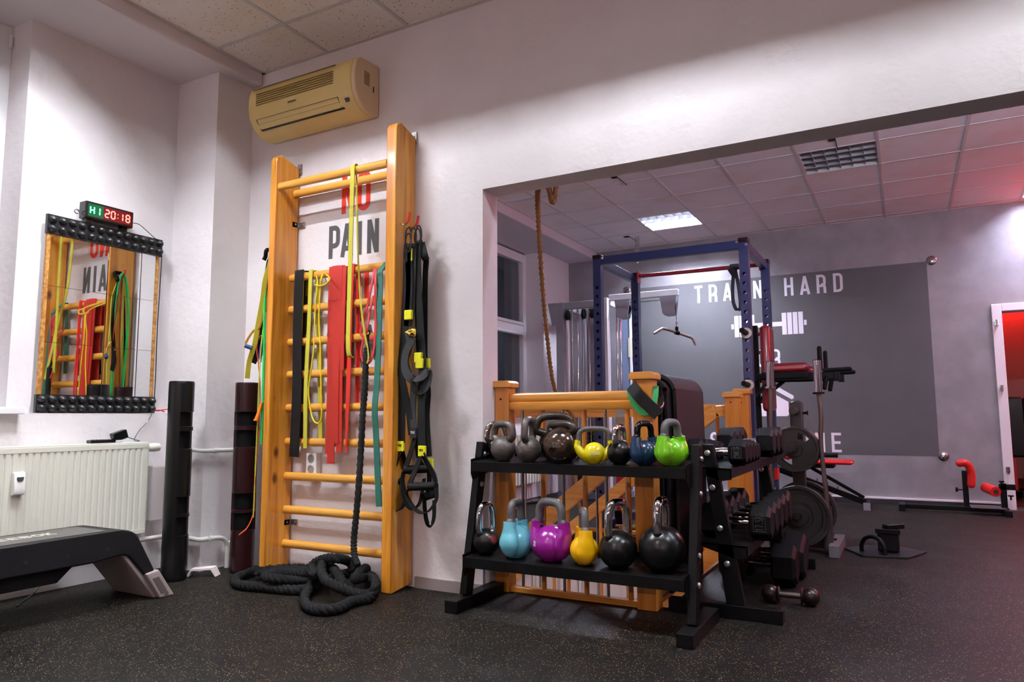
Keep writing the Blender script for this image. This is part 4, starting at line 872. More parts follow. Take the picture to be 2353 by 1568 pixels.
# sloping flight rails: near side y=4.02, far side y=5.02
def slope(y, x0, z0, x1, k, w, h): 
    z1 = z0+(x1-x0)*k; m = MB(); m.bar((x0, y, z0), (x1, y, z1), w, h); return m
K = .79
slope(4.02, -1.10, .93, -3.3, K, .045, .095).build('sloping_handrail', OAKX, rl, ang=0, bevel=.006)
m = MB(); m.bar((-1.03, 5.02, .90), (-1.145, 5.02, .90), .045, .08); m.bar((-1.14, 5.02, .905), (-3.35, 5.02, .905-K*2.21), .045, .085); m.build('sloping_handrail', OAKX, rl, ang=0, bevel=.006)
for y in (4.02, 5.02): slope(y, -1.06, -.02, -3.3, K, .045, .20).build('stringer', OAKX, rl, ang=0, bevel=.004)
for y in (4.02, 5.02):
    for i in range(10):
        x = -1.25-.19*i; zt_ = .90+K*(x+1.10); bal(x, y, zt_-.93, zt_, (i+(y > 4.5)) % 2 == 0)
stp = thing('wooden_stairs', 'wooden stairs going down to the left inside the railing', 'stairs', (-2.0, 4.5, -1.3))
for i in range(9):
    x = -1.06-.245*i; z = -.195*(i+1); m = MB(); m.box(x-.275, x, 4.05, 4.99, z-.03, z); m.box(x-.018, x, 4.05, 4.99, z, z+.165); m.build('tread', OAKY, stp, ang=0)
# metal poles of something standing behind the railing (tall steel tube pair)
# ---- rubber mats draped over the side rail
MAT1 = M('black_foam_mat', (22, 21, 23), .62, bump=.2, bs=120, spec=.2); MAT2 = M('dark_brown_mat', (36, 30, 32), .6, bump=.2, bs=120, spec=.2)
def draped(label, mat, x, y0, y1, r, th, zf, zb, ztop=.985, grp=None, seam=False):
    o = []
    for z in (zf, zf+.2*(ztop-zf), zf+.6*(ztop-zf)): o.append(V((x+r*1.02, 0, z)))
    o += [V((x+r*math.cos(math.radians(a)), 0, ztop-.01+r*math.sin(math.radians(a)))) for a in range(0, 181, 12)]
    for z in (zb+.6*(ztop-zb), zb+.2*(ztop-zb), zb): o.append(V((x-r*1.02, 0, z)))
    o = smooth(o, 3); m = MB(); T, U, W = frames(o, False, V((0, 1, 0)))
    m.sweep([p+V((0, (y0+y1)/2, 0)) for p in o], [(-(y1-y0)/2, -th/2), ((y1-y0)/2, -th/2), ((y1-y0)/2, th/2), (-(y1-y0)/2, th/2)], up=V((0, 1, 0)))
    ob = m.build('exercise_mat', mat, ang=50, bevel=.004)
    if seam:
        s_ = MB(); s_.box(x+r*1.02+th/2-.001, x+r*1.02+th/2+.0015, y0, y1, .80, .804); s_.build('fold_seam', M('seam_black', (12, 10, 10), .8), ob, ang=0)
    return tag(ob, label, 'exercise mat', grp)
draped('thin black exercise mat draped nearest the rail, innermost of the mats', MAT1, -1.07, 3.34, 3.80, .045, .010, .12, .2)
draped('black exercise mat draped over the other mats beside the taller post', MAT1, -1.07, 3.36, 3.86, .068, .014, .05, .1)
draped('thick dark brown exercise mat draped outermost over the side rail', MAT2, -1.07, 3.42, 3.95, .095, .016, .30, .3, seam=False)
# black and green band hung over the taller post
gb = thing('resistance_band', 'black and green resistance band slung around the taller railing post', 'resistance band', (-1.07, 3.2, .85))
YG = 3.17
def R_(px, py, y=YG): return at(px, py, y=y)
def flat(mb, pts, w, t):
    """a band lying flat towards the viewer: its width stays square to its run"""
    p = smooth(pts, 6); T, _, _ = frames(p); mb.strap(p, w, t, [V((-q.z, 0, q.x)) for q in T])
m = MB(); flat(m, [R_(1450, 886, 3.20), R_(1462, 903), R_(1480, 922), R_(1498, 939), R_(1513, 953, 3.165)], .058, .004); flat(m, [R_(1512, 950, 3.18), R_(1519, 930, 3.24), R_(1517, 908, 3.30), R_(1511, 888, 3.34)], .030, .004); m.build('black_band', RUB('band_black', (14, 14, 14), spec=.2), gb, ang=50)
m = MB(); flat(m, [R_(1446, 893, 3.20), R_(1450, 912, 3.185), R_(1459, 932, 3.18), R_(1474, 947, 3.18), R_(1490, 947, 3.18), R_(1501, 930, 3.185), R_(1506, 910, 3.20), R_(1507, 888, 3.22)], .026, .004)
m.build('green_band', RUB('band_green', (36, 150, 78)), gb, ang=50)
m = MB(); m.strap(smooth([R_(1500, 955, 3.18), R_(1510, 948, 3.2), R_(1521, 940, 3.22), R_(1524, 930, 3.25)], 6), .03, .004, V((.3, -.2, 1))); m.build('pink_band_end', RUB('band_pink', (196, 140, 150)), gb, ang=50)
# white hanging panel with a red dot behind the railing is the door of a locker strap
m = MB(); m.strap(smooth([at(1425, 935, y=3.34), at(1426, 960, y=3.34), at(1428, 1010, y=3.34), at(1427, 1060, y=3.34)], 5), .05, .006, V((1, 0, 0)))
tag(m.build('grey_strap', M('grey_band', (186, 180, 178), .6)), 'pale grey strap hanging under the handrail left of the taller post', 'strap')

# ================================================================ KETTLEBELL RACK
kr = thing('kettlebell_rack', 'black steel two tier rack full of kettlebells in front of the railing', 'kettlebell rack', (-1.3, 2.98, 0))
LX, RX = -1.825, -.775
for x in (LX, RX):
    m = MB(); m.box(x-.033, x+.033, 2.755, 3.185, .0, .055); m.build('foot', BLK, kr, ang=0, bevel=.004)
    m = MB(); m.bar((x, 2.885, .055), (x, 3.035, .745), .036, .062, up=(0, 1, 0)); m.build('upright', BLK, kr, ang=0, bevel=.004)
    s_ = -1 if x < -1.3 else 1
    for z in (.20, .31, .55, .69):
        y = 2.885+(z-.055)*.217; m = MB(); m.lathe([(.013, 0), (.013, .003), (.010, .007), (.004, .009), (0, .009)], (x+.018, y, z), 'x', 14); m.build('bolt', ZINC, kr)
def shelf(y0, z0, y1, z1):
    """sloping tray with turned down front lip and turned up ends"""
    m = MB(); x0, x1 = LX+.012, RX-.012
    m.prism([(y0, z0), (y1, z1), (y1, z1+.03), (y1+.003, z1+.03), (y1+.003, z1-.006), (y0+.003, z0-.006), (y0+.003, z0-.045), (y0, z0-.045)], (x0, 0, 0), (0, 1, 0), (0, 0, 1), (x1-x0, 0, 0)); m.build('shelf_tray', BLK, kr, ang=0, bevel=.001)
    for x in (x0, x1-.004):
        k = MB(); k.prism([(y0, z0-.055), (y0+.015, z0-.085), (y1, z1-.055), (y1, z1+.02), (y0, z0+.012)], (x, 0, 0), (0, 1, 0), (0, 0, 1), (.004, 0, 0)); k.build('shelf_end_plate', BLK, kr, ang=0)
shelf(2.905, .660, 3.165, .675); shelf(2.835, .232, 3.095, .246)
m = MB(); m.box(LX, RX, 3.11, 3.14, .0555, .085); 
m = MB(); m.bar((LX, 3.04, .69), (RX, 3.04, .69), .03, .03)
# ---- kettlebells
def kb(label, px, py, D, top, HW, rz, style, body, hand, y=2.97, tr=.0165, num=None, flip=0, dz=0, wm=None, zz=None, lab_at=None, turn=0):
    """D ball diameter in photo px, top = px row of handle top, HW handle width in metres"""
    base = at(px, py, y=y); w = (base-CAM).dot(_f); s = w/F
    R = D*s/2*.98; Ht = (py-top)*s; hw = HW/2
    sh = .66+.0  # shelf height follows the tray
    if zz is None:
        if base.z > .5: zb = .660+(y-2.905)*.0577
        else: zb = .232+(y-2.835)*.0538
    else: zb = zz
    t_ = thing('kettlebell', label, 'kettlebell', (0, 0, 0))
    zc = R*.93; prof = []; n = 22
    for k in range(n+1):
        a = -PI/2+PI*k/n; r, z = R*math.cos(a), zc+R*math.sin(a)
        if z < .004: continue
        prof.append((r, z))
    prof = [(prof[0][0]*.9, .0)] + prof
    m = MB(); m.lathe(prof, n=40)
    if style == 'dip':
        for s_ in (-1, 1):
            # shoulders: coloured sockets that the handle legs rise from, running down the ball as ridges
            q = [V((s_*(hw-.004), 0, Ht*.62)), V((s_*(hw-.001), 0, Ht*.52)), V((s_*(hw*.98), 0, zc+R*.55)), V((s_*max(R*.86, hw*.8), 0, zc+R*.12)), V((s_*R*.80, 0, zc-R*.45)), V((s_*R*.55, 0, zc-R*.78))]
            qs = smooth(q, 5); m.sweep(qs, [(tr*1.22*math.cos(2*PI*i/14), tr*1.9*math.sin(2*PI*i/14)) for i in range(14)], up=V((1, 0, 0)), scale=[.98 if i < 6 else min(1.45, .98+(i-5)*.045) if i < 18 else max(.55, 1.45-(i-17)*.11) for i in range(len(qs))])
    m.build('ball', body, t_, ang=60)
    zl = zc+R*.72 if style != 'dip' else Ht*.60
    rc = min(hw*.75, (Ht-zl)*.6); T_ = Ht-tr
    splay = hw*(.80 if style in ('cast', 'chrome') else .98)
    xb = min(splay*.97, R*.66) if style != 'dip' else splay*.97
    zr = zl+(T_-zl)*.12; q = [V((-xb*.9, 0, zl-.02)), V((-xb, 0, zl))]
    for k in range(0, 13):
        a = PI-PI*k/12; c_, s_ = math.cos(a), math.sin(a)
        q.append(V((math.copysign(abs(c_)**.62, c_)*(hw-tr*.7), 0, zr+.004+(T_-zr-.004)*abs(s_)**.62)))
    q += [V((xb, 0, zl)), V((xb*.9, 0, zl-.02))]
    m = MB(); m.tube(smooth(q, 4), tr, 18); m.build('handle', hand, t_, ang=60)
    if style == 'chrome':
        for s_ in (-1, 1):
            m = MB(); p0 = V((s_*xb*.9, 0, zl-.03)); p1 = V((s_*xb, 0, zl+.004)); m.cyl(p0, p1, tr*1.30, tr*1.12, 18); m.build('handle_collar', body, t_)
        if lab_at:
            lab_ = MB(); a = (Matrix.Rotation(-math.radians(rz), 3, 'Z') @ V(lab_at)).normalized(); o1 = a.cross(V((0, 0, 1))).normalized()
            lab_.lathe([(R*.40, R*.913), (R*.30, R*.952), (R*.15, R*.993), (0, R*1.004)], V((0, 0, zc)), (o1, a.cross(o1), a), 24)
            lab_.build('round_label', M('label_black_red', (26, 26, 26), .4, c2=(150, 40, 34), vs=40), t_, ang=60)
    if num:
        m = MB(); s1 = -1; H_ = R*.30; L_w = len(num)*.5*H_
        text_into(m, num, V((-L_w*.55, -R*1.0-.001, zc-H_*.3)), (1, 0, 0), (0, 0, 1), H_, (0, -.0005, 0), w=.42, t=.13, gap=.1)
        for i, v in enumerate(m.v):   # wrap onto the ball
            rr = math.sqrt(max(0, R*R-v.x*v.x-(v.z-zc)**2)); m.v[i] = Matrix.Rotation(math.radians(turn), 3, 'Z') @ V((v.x, -(rr+.0012+(-R-v.y > .0012)*.0005), v.z))
        m.build('weight_marking', wm or WHITEP, t_, ang=0)
    t_.location = (base.x, base.y, zb); t_.rotation_euler = (0, 0, math.radians(rz)); return t_
KCHB = M('kettlebell_black_rubber', (13, 13, 14), .28, spec=.35); CAST = M('grey_cast_iron', (104, 98, 94), .38, .35, bump=.5, bs=90, var=.3, vs=30)
CHIP = M('chipped_black_enamel', (10, 10, 10), .16, coat=.3, c2=(74, 52, 38), vs=24, bump=.2, bs=40); HG = M('grey_handle_paint', (88, 86, 88), .35)
def vin(n, c): return M(n, c, .22, coat=.35, var=.08, vs=25)
kb('small kettlebell with chrome handle tucked behind the left grey one on the top shelf', 1140, 1056, 48, 972, 0.12, 55, 'chrome', KCHB, CHROME, y=3.09)
kb('grey cast iron kettlebell at the left end of the top shelf, handle turned sideways', 1157, 1059, 60, 966, 0.145, -16, 'cast', CAST, CAST, tr=.0175)
kb('grey cast iron kettlebell with its handle edge on, second along the top shelf', 1215, 1061, 60, 957, 0.135, 98, 'cast', CAST, CAST, tr=.017)
kb('large black kettlebell with worn wide handle standing behind the chipped one', 1274, 1062, 74, 953, 0.19, 33, 'cast', CHIP, M('worn_black_handle', (20, 19, 18), .3, c2=(70, 58, 48), vs=24), y=3.07, tr=.019)
kb('chipped black kettlebell with flaking enamel in the middle of the top shelf', 1293, 1064, 88, 966, 0.165, -16, 'cast', CHIP, M('rubbed_handle', (56, 48, 42), .35, .3, var=.4, vs=40), tr=.019, turn=24, num='8KG', wm=M('cast_marking', (96, 84, 76), .5), y=2.955)
kb('small bright yellow kettlebell with flat grey handle on the top shelf', 1366, 1065, 52, 979, 0.15, 25, 'dip', vin('yellow_vinyl', (228, 214, 20)), HG, tr=.0115, num='TIGUAR', wm=M('pale_marking', (240, 236, 190), .5), y=2.96)
kb('small black kettlebell with chrome handle seen end on, on the top shelf', 1424, 1066, 59, 973, 0.105, 84, 'chrome', KCHB, CHROME, tr=.0145)
kb('navy blue kettlebell with black handle on the top shelf', 1482, 1067, 60, 965, 0.105, 66, 'dip', vin('navy_vinyl', (20, 52, 84)), M('black_chrome', (24, 24, 26), .12, .6), tr=.0135)
kb('lime green kettlebell at the right end of the top shelf', 1544, 1068, 66, 960, 0.105, 66, 'dip', vin('lime_vinyl', (116, 194, 24)), HG, tr=.0165)
kb('smallest black kettlebell with chrome handle at the left end of the lower shelf', 1117, 1281, 62, 1162, 0.12, 80, 'chrome', KCHB, CHROME, y=2.93, tr=.0145, lab_at=(.95, -.35, .35))
kb('light blue kettlebell with grey handle on the lower shelf', 1186, 1287, 76, 1154, 0.115, 88, 'dip', vin('sky_blue_vinyl', (104, 182, 200)), HG, y=2.93, tr=.0175)
kb('large purple kettlebell marked 20 on the lower shelf', 1266, 1294, 84, 1152, 0.155, -14, 'dip', vin('purple_vinyl', (148, 26, 140)), HG, y=2.93, tr=.0185, num='20', turn=-24)
kb('golden yellow kettlebell turned edge on between the purple and a black one', 1343, 1298, 68, 1170, 0.12, -60, 'dip', vin('golden_vinyl', (244, 186, 12)), HG, y=2.93, tr=.0165)
kb('black kettlebell with wide chrome handle, second from the right on the lower shelf', 1421, 1307, 91, 1150, 0.14, 68, 'chrome', KCHB, CHROME, y=2.925, tr=.0175)
kb('biggest black kettlebell with chrome handle at the right end of the lower shelf', 1523, 1318, 110, 1148, 0.15, 92, 'chrome', KCHB, CHROME, y=2.945, tr=.0185, lab_at=(-1, .1, .35))
# the 20 on the purple one, on the side turned towards the blue one
# ================================================================ DUMBBELL RACK (runs away from the camera)
dr = thing('dumbbell_rack', 'black steel three tier rack of hex dumbbells beside the mats', 'dumbbell rack', (-.72, 3.85, 0))
for y in (3.27, 4.50):
    m = MB(); m.prism([(-.812, .742), (-.762, .742), (-.648, .055), (-.726, .055)], (0, y-.02, 0), (1, 0, 0), (0, 0, 1), (0, .04, 0)); m.build('upright', BLK, dr, ang=0, bevel=.003)
    m = MB(); m.box(-.98, -.495, y-.028, y+.028, 0, .058); m.build('foot', BLK, dr, ang=0, bevel=.003)
    for x, z in ((-.786, .704), (-.768, .553), (-.742, .378), (-.716, .228)): m = MB(); m.lathe([(.014, 0), (.014, .003), (.010, .008), (.004, .0095), (0, .0095)], (x, y-.02, z), (V((1, 0, 0)), V((0, 0, 1)), V((0, -1, 0))), 16); m.build('bolt', ZINC, dr)
def tray(x0, x1, z0, z1):
    m = MB(); m.prism([(x0, z0), (x1, z1), (x1+.0, z1-.042), (x1-.004, z1-.042), (x1-.004, z1-.006), (x0, z0-.006)], (0, 3.25, 0), (1, 0, 0), (0, 0, 1), (0, 1.27, 0)); m.build('shelf_tray', BLK, dr, ang=0)
    m = MB(); m.prism([(x0-.0, z0), (x1, z1), (x1, z1-.048), (x1-.05, z1-.056), (x0+.06, z0-.02)], (0, 3.25, 0), (1, 0, 0), (0, 0, 1), (0, .004, 0)); m.build('shelf_end_plate', BLK, dr, ang=0)
tray(-.90, -.685, .645, .638); tray(-.88, -.628, .314, .308)
HEX = M('hex_rubber', (12, 12, 13), .55, bump=.12, bs=300, spec=.12); HEXL = M('hex_label', (74, 74, 78), .55, .2)
def dumbbell(label, x, y, z, rh, hl, L, txt=None, group='hex dumbbells on the rack', lead=None):
    """hex dumbbell lying along x, centre x,y,z; rh = flat radius, hl = head length, L = grip length"""
    t_ = thing('hex_dumbbell', label, 'dumbbell', (0, 0, 0), None)
    for s_ in (-1, 1):
        m = MB(); r2 = rh/math.cos(PI/6); ring = lambda xx, r: [V((xx, r*math.cos(PI/6+PI/3*i), r*math.sin(PI/6+PI/3*i))) for i in range(6)]
        xs_ = [s_*L/2, s_*(L/2+.012), s_*(L/2+hl-.014), s_*(L/2+hl)]; rs = [r2*.80, r2, r2, r2*.80]
        vs = []; 
        for a, b in zip(xs_, rs): vs += ring(a, b)
        fs = [(k*6+i, k*6+(i+1) % 6, (k+1)*6+(i+1) % 6, (k+1)*6+i) for k in range(3) for i in range(6)]+[tuple(range(6)), tuple(range(18, 24))]
        m.add(vs, fs); h_ = m.build('hex_head', HEX, t_, ang=0, bevel=.002)
        if s_ > 0 and txt:
            q = MB(); a0, a1 = L/2+hl*.24, L/2+hl*.80; rr = rh+.0005
            # frame and figures on the face turned to the camera (-y)
            for u0, u1, w0, w1 in ((a0, a1, -rh*.44, -rh*.40), (a0, a1, rh*.40, rh*.44), (a0, a0+.0015, -rh*.44, rh*.44), (a1-.0015, a1, -rh*.44, rh*.44)): q.box(u0, u1, -rr-.0008, -rr, w0, w1)
            Ht = (a1-a0)*.62; tw = len(txt)*.50*Ht*.8; kx = min(1, rh*.76/tw)
            text_into(q, txt, V((a1-(a1-a0-Ht)/2, -rr, -rh*.38)), (0, 0, 1), (-1, 0, 0), Ht, (0, -.001, 0), w=.40*kx*1.3, t=.13*kx, gap=.1*kx)
            q.build('weight_marking', HEXL, h_, ang=0)
    m = MB(); prof = [(.0115, -L/2), (.0125, -L/2+.01), (.0155, -L*.18), (.0165, 0), (.0155, L*.18), (.0125, L/2-.01), (.0115, L/2)]
    m.lathe(prof, (0, 0, 0), 'x', 18); m.build('grip', CHROME, t_)
    t_.location = (x, y, z); t_.rotation_euler = (0, 0, 0); return t_
PL_ = ['nearest', 'second', 'third', 'fourth', 'fifth', 'sixth', 'seventh', 'eighth', 'ninth']
y = 3.425
for i, (rh, hl) in enumerate([(.053, .078), (.051, .074), (.049, .07), (.046, .066), (.042, .06)]):
    d = dumbbell('black hex dumbbell on the top tier of the dumbbell rack, %s from the front end' % PL_[i], -.785, y, .640+rh*1.155, rh, hl, .12, {0: '9KG', 1: '8KG', 2: '7KG'}.get(i)); y += rh*2+.006
for i, yy_ in enumerate((4.04, 4.19, 4.34)):
    d = dumbbell('thick black hex dumbbell at the back of the top tier, %s of three' % ('front one', 'middle one', 'rear one')[i], -.765, yy_, .645+.07*1.155, .068, .085, .12)
y = 3.435
for i, (rh, t2) in enumerate([(.068, '17,5KG'), (.070, '20KG'), (.072, '22,5KG'), (.074, None), (.076, None)]):
    d = dumbbell('black hex dumbbell on the middle tier of the dumbbell rack, %s from the front end' % PL_[i], -.708, y, .308+rh*1.155, rh, .095, .125, t2); y += rh*2+.006
dumbbell('huge black hex dumbbell on the floor under the dumbbell rack, front one', -.715, 3.98, .107, .092, .12, .14)
dumbbell('huge black hex dumbbell on the floor behind the front floor dumbbell', -.700, 4.18, .107, .092, .12, .14)
dumbbell('huge black hex dumbbell on the floor furthest under the dumbbell rack', -.715, 4.38, .107, .092, .12, .14)
# globe dumbbell on the floor
gd = thing('globe_dumbbell', 'dark brown iron dumbbell with round heads on the floor beside the rack foot', 'dumbbell', (0, 0, 0))
GI = M('brown_black_iron', (48, 38, 36), .28, .5, bump=.3, bs=80)
for s_ in (-1, 1):
    m = MB(); m.ball((s_*.088, 0, .041), .041, 28); m.lathe([(.034, 0), (.037, .006), (.03, .012)], (s_*.045 if s_ > 0 else -.057, 0, .041), 'x', 24); m.build('round_head', GI, gd)
m = MB(); m.lathe([(.015, -.06), (.0135, -.03), (.0145, 0), (.0135, .03), (.015, .06)], (0, 0, .041), 'x', 20); m.build('grip', M('worn_iron_grip', (92, 84, 80), .35, .8), gd)
gd.location = (-.515, 3.62, 0); gd.rotation_euler = (0, 0, math.radians(4))
# ================================================================ BACK ROOM
LW = M('white_wall_letters', (232, 228, 236), .55)
yf = YF-.0022; dn = (0, -.0008, 0); kw = dict(w=.46, t=.135, gap=.345, ws=.455)
sl = .16
for tx, x, lb in (('TRAIN', -2.025, 'white word TRAIN at the top left of the grey wall panel'), ('HARD', -2.025+6*sl, 'white word HARD at the top right of the grey wall panel')):
    m = MB(); text_into(m, tx, (x, yf, 2.137), (1, 0, 0), (0, 0, 1), .197, dn, w=.46, t=.135, gap=.352); tag(m.build('wall_lettering', LW, ang=0), lb, 'wall lettering')
m = MB(); text_into(m, 'OR', (-1.372, yf, 1.388), (1, 0, 0), (0, 0, 1), .186, dn, **kw)
tag(m.build('wall_lettering', LW, ang=0), 'white word OR in the middle of the grey wall panel', 'wall lettering')
for tx, x, lb in (('STAY', -1.902, 'white word STAY at the bottom left of the grey wall panel'), ('HOME', -1.902+5*.153, 'white word HOME at the bottom right of the grey wall panel')):
    m = MB(); text_into(m, tx, (x, yf, .494), (1, 0, 0), (0, 0, 1), .197, dn, w=.46, t=.135, gap=.317); tag(m.build('wall_lettering', LW, ang=0), lb, 'wall lettering')
m = MB(); cxi = -1.245
for s_ in (-1, 1):
    for k in range(4):
        a = cxi+s_*(.141+.055*k); b = a+s_*.046; m.box(min(a, b), max(a, b), yf-.001, yf, 1.842-.117, 1.842+.117)
    a = cxi+s_*.36; b = a+s_*.026; m.box(min(a, b), max(a, b), yf-.001, yf, 1.842-.027, 1.842+.027)
m.box(cxi-.142, cxi+.142, yf-.0011, yf, 1.842-.024, 1.842+.024)
tag(m.build('wall_pictogram', LW, ang=0), 'white painted barbell pictogram under the words TRAIN HARD', 'wall pictogram')
m = MB()
poly = [(-.155, 0), (-.045, 0), (-.045, .085), (.045, .085), (.045, 0), (.155, 0), (.17, .015), (.17, .15), (0, .255), (-.17, .15), (-.17, .015)]
m.prism(poly, (cxi, yf, .861), (1, 0, 0), (0, 0, 1), (0, -.001, 0))
for s_ in (-1, 1): m.prism([(0, .30), (s_*.205, .175), (s_*.225, .19), (s_*.222, .215), (0, .355)], (cxi, yf, .861), (1, 0, 0), (0, 0, 1), (0, -.0011, 0))
tag(m.build('wall_pictogram', LW, ang=0), 'white painted house pictogram between OR and STAY HOME', 'wall pictogram')
# wall anchors
ANC = ('round chrome wall anchor at the upper right corner of the grey panel', 'round chrome wall anchor at the lower right corner of the grey panel', 'round chrome wall anchor left of the grey panel, behind the power rack')
for lb, (x, z) in zip(ANC, ((.304, 2.374), (.295, .474), (-2.83, 2.357))):
    t_ = thing('wall_anchor', lb, 'wall anchor', (x, YF-.02, z))
    m = MB(); m.lathe([(.046, 0), (.046, .006), (.036, .012), (.0, .014)], (x, YF, z), (V((1, 0, 0)), V((0, 0, 1)), V((0, -1, 0))), 28); m.build('base_disc', STEEL, t_)
    m = MB(); m.tube([V((x+.026*math.cos(a)*.8, YF-.022-.022*abs(math.sin(a)), z+.026*math.cos(a)*.5)) for a in [PI*i/12 for i in range(13)]], .006, 10); m.build('eye', CHROME, t_)

# ---- power rack
RKB = M('navy_powder_coat', (34, 48, 90), .38, coat=.15); RKR = M('crimson_powder_coat', (140, 24, 44), .3, coat=.3)
pk = thing('power_rack', 'navy blue power rack with perforated uprights and crimson pull-up bar', 'power rack', (-1.52, 5.7, 0))
def upright(x, y, H=2.15, w=.064, zs=None, r=.0125):
    m = MB(); x0, x1, y0, y1 = x-w/2, x+w/2, y-w/2, y+w/2
    m.add([(x0, y0, 0), (x0, y1, 0), (x0, y1, H), (x0, y0, H)], [(0, 1, 2, 3)]); m.add([(x1, y0, 0), (x1, y1, 0), (x1, y1, H), (x1, y0, H)], [(0, 1, 2, 3)])
    P_ = .0695; hs = [1.888-P_*i for i in range(27) if 1.888-P_*i > .06]
    for yy_ in (y0, y1):
        hz = sorted(hs); zprev = 0
        for i, z in enumerate(hz):
            a = z-P_/2; b = z+P_/2
            if i == 0 and a > 0: m.add([(x0, yy_, 0), (x1, yy_, 0), (x1, yy_, a), (x0, yy_, a)], [(0, 1, 2, 3)])
            out = [(x1, (a+b)/2), (x1, b), (x, b), (x0, b), (x0, (a+b)/2), (x0, a), (x, a), (x1, a)]; vs = []
            n = 16
            def rim(k):
                t_ = k/2; i0 = int(t_) % 8; i1 = (i0+1) % 8; f = t_-int(t_); return (out[i0][0]*(1-f)+out[i1][0]*f, out[i0][1]*(1-f)+out[i1][1]*f)
            for k in range(n): u, v = rim(k); vs.append((u, yy_, v))
            for k in range(n): a_ = 2*PI*k/n; vs.append((x+r*math.cos(a_), yy_, z+r*math.sin(a_)))
            for k in range(n): a_ = 2*PI*k/n; vs.append((x+r*math.cos(a_), yy_+(.004 if yy_ == y0 else -.004), z+r*math.sin(a_)))
            m.add(vs, [(k, (k+1) % n, n+(k+1) % n, n+k) for k in range(n)]+[(n+k, n+(k+1) % n, 2*n+(k+1) % n, 2*n+k) for k in range(n)])
        m.add([(x0, yy_, hz[-1]+P_/2), (x1, yy_, hz[-1]+P_/2), (x1, yy_, H), (x0, yy_, H)], [(0, 1, 2, 3)])
    u = m.build('upright', RKB, pk, ang=0)
    c = MB(); c.box(x0-.003, x1+.003, y0-.003, y1+.003, H-.03, H+.004); c.build('end_cap', BLKG, u, ang=0, bevel=.002)
    return u
XA, XB, YA_, YB_ = -2.10, -.965, 5.29, 6.13
for x, y in ((XA, YA_), (XB, YA_), (-2.075, YB_), (-.955, YB_)): upright(x, y)
m = MB(); m.box(XA+.03, XB-.03, YA_-.025, YA_+.025, 2.075, 2.14); m.build('top_crossbar', RKB, pk, ang=0, bevel=.003)
for x in (XA, XB): m = MB(); m.box(x-.025, x+.025, YA_+.03, YB_-.03, 2.075, 2.14); m.build('top_side_beam', RKB, pk, ang=0, bevel=.003)
m = MB(); m.cyl((-2.07, YB_-.01, 2.125), (-.96, YB_-.01, 2.115), .017, n=20); m.build('pull_up_bar', RKR, pk)
for x in (-2.04, -.99): m = MB(); m.box(x-.005, x+.005, YB_-.06, YB_+.03, 2.06, 2.16); m.build('bar_plate', RKR, pk, ang=0)
for x in (XA, XB): m = MB(); m.box(x-.032, x+.032, YA_, YB_, .0, .06); m.build('base_rail', RKB, pk, ang=0, bevel=.003)
m = MB(); m.box(-2.07, -.96, YB_-.02, YB_+.02, .0, .05); m.build('rear_crossbar', RKB, pk, ang=0)
for x, z in ((XA+.045, 2.125), (XB-.045, 2.125), (XB+.02, 2.10)):
    m = MB(); m.lathe([(.011, 0), (.011, .005), (.006, .009), (0, .009)], (x, YA_-.026, z), (V((1, 0, 0)), V((0, 0, 1)), V((0, -1, 0))), 12); m.build('bolt', ZINC, pk)
for z in (1.455, 1.085):
    m = MB(); m.cyl((XB, YA_-.032, z), (XB, YA_-.20, z+.004), .019, n=20); pg = m.build('plate_peg', BLK2, pk)
    m = MB(); m.cyl((XB, YA_-.034, z), (XB, YA_-.05, z), .038, n=24); m.build('rubber_ring', M('pale_rubber', (206, 198, 186), .5), pg)
m = MB(); m.cyl((XB, YA_+.04, .76), (-.955, YB_-.03, .76), .012, n=12); m.build('safety_pin_bar', STEEL, pk)
m = MB(); m.box(-.955-.036, -.955+.036, YB_-.05, YB_+.05, .36, .45); m.build('spotter_collar', M('bright_red_plastic', (196, 20, 24), .4), pk, ang=0, bevel=.004)
sx = thing('pull_up_strap', 'dark webbing strap looped around the crimson pull-up bar', 'strap', (-1.2, YB_, 2.1))
m = MB(); m.cyl((-1.235, YB_-.01, 2.12), (-1.165, YB_-.01, 2.12), .026, n=16); m.bar((-1.23, YB_-.04, 2.10), (-1.19, YB_-.045, 2.03), .03, .04); m.build('wrap', M('dark_strap', (34, 40, 50), .7), sx)
m = MB(); m.strap(smooth([V((-1.20, YB_-.03, 2.10)), V((-1.215, YB_-.04, 1.95)), V((-1.215, YB_-.04, 1.82)), V((-1.185, YB_-.045, 1.745)), V((-1.155, YB_-.045, 1.78)), V((-1.165, YB_-.04, 1.93)), V((-1.19, YB_-.035, 2.09))], 6), .03, .004, V((.8, .5, 0))); m.build('loop', M('dark_strap_loop', (28, 34, 42), .7), sx, ang=50)
# chain hanging from the ceiling
ch = thing('ceiling_chain', 'doubled steel chain with carabiner hanging from the ceiling over the power rack', 'chain', (-2.5, 7.5, 2.6))
m = MB()
for i in range(7):
    for dx in (-.014, .014):
        c = V((-2.51+dx, 7.5, 2.84-i*.03)); v = i % 2
        m.tube([c+V(((.010*math.cos(a)) if v else 0, 0 if v else .010*math.cos(a), .02*math.sin(a))) for a in [2*PI*k/10 for k in range(10)]], .004, 6, True)
m.build('chain_links', ZINC, ch)
m = MB(); m.tube([V((-2.505+.013*math.cos(a), 7.5, 2.585+.035*math.sin(a))) for a in [2*PI*k/14 for k in range(14)]], .005, 8, True); m.tube([V((-2.51+.02*math.cos(a), 7.5, 2.635+.012*math.sin(a))) for a in [2*PI*k/14 for k in range(14)]], .004, 8, True); m.build('carabiner', STEEL, ch)
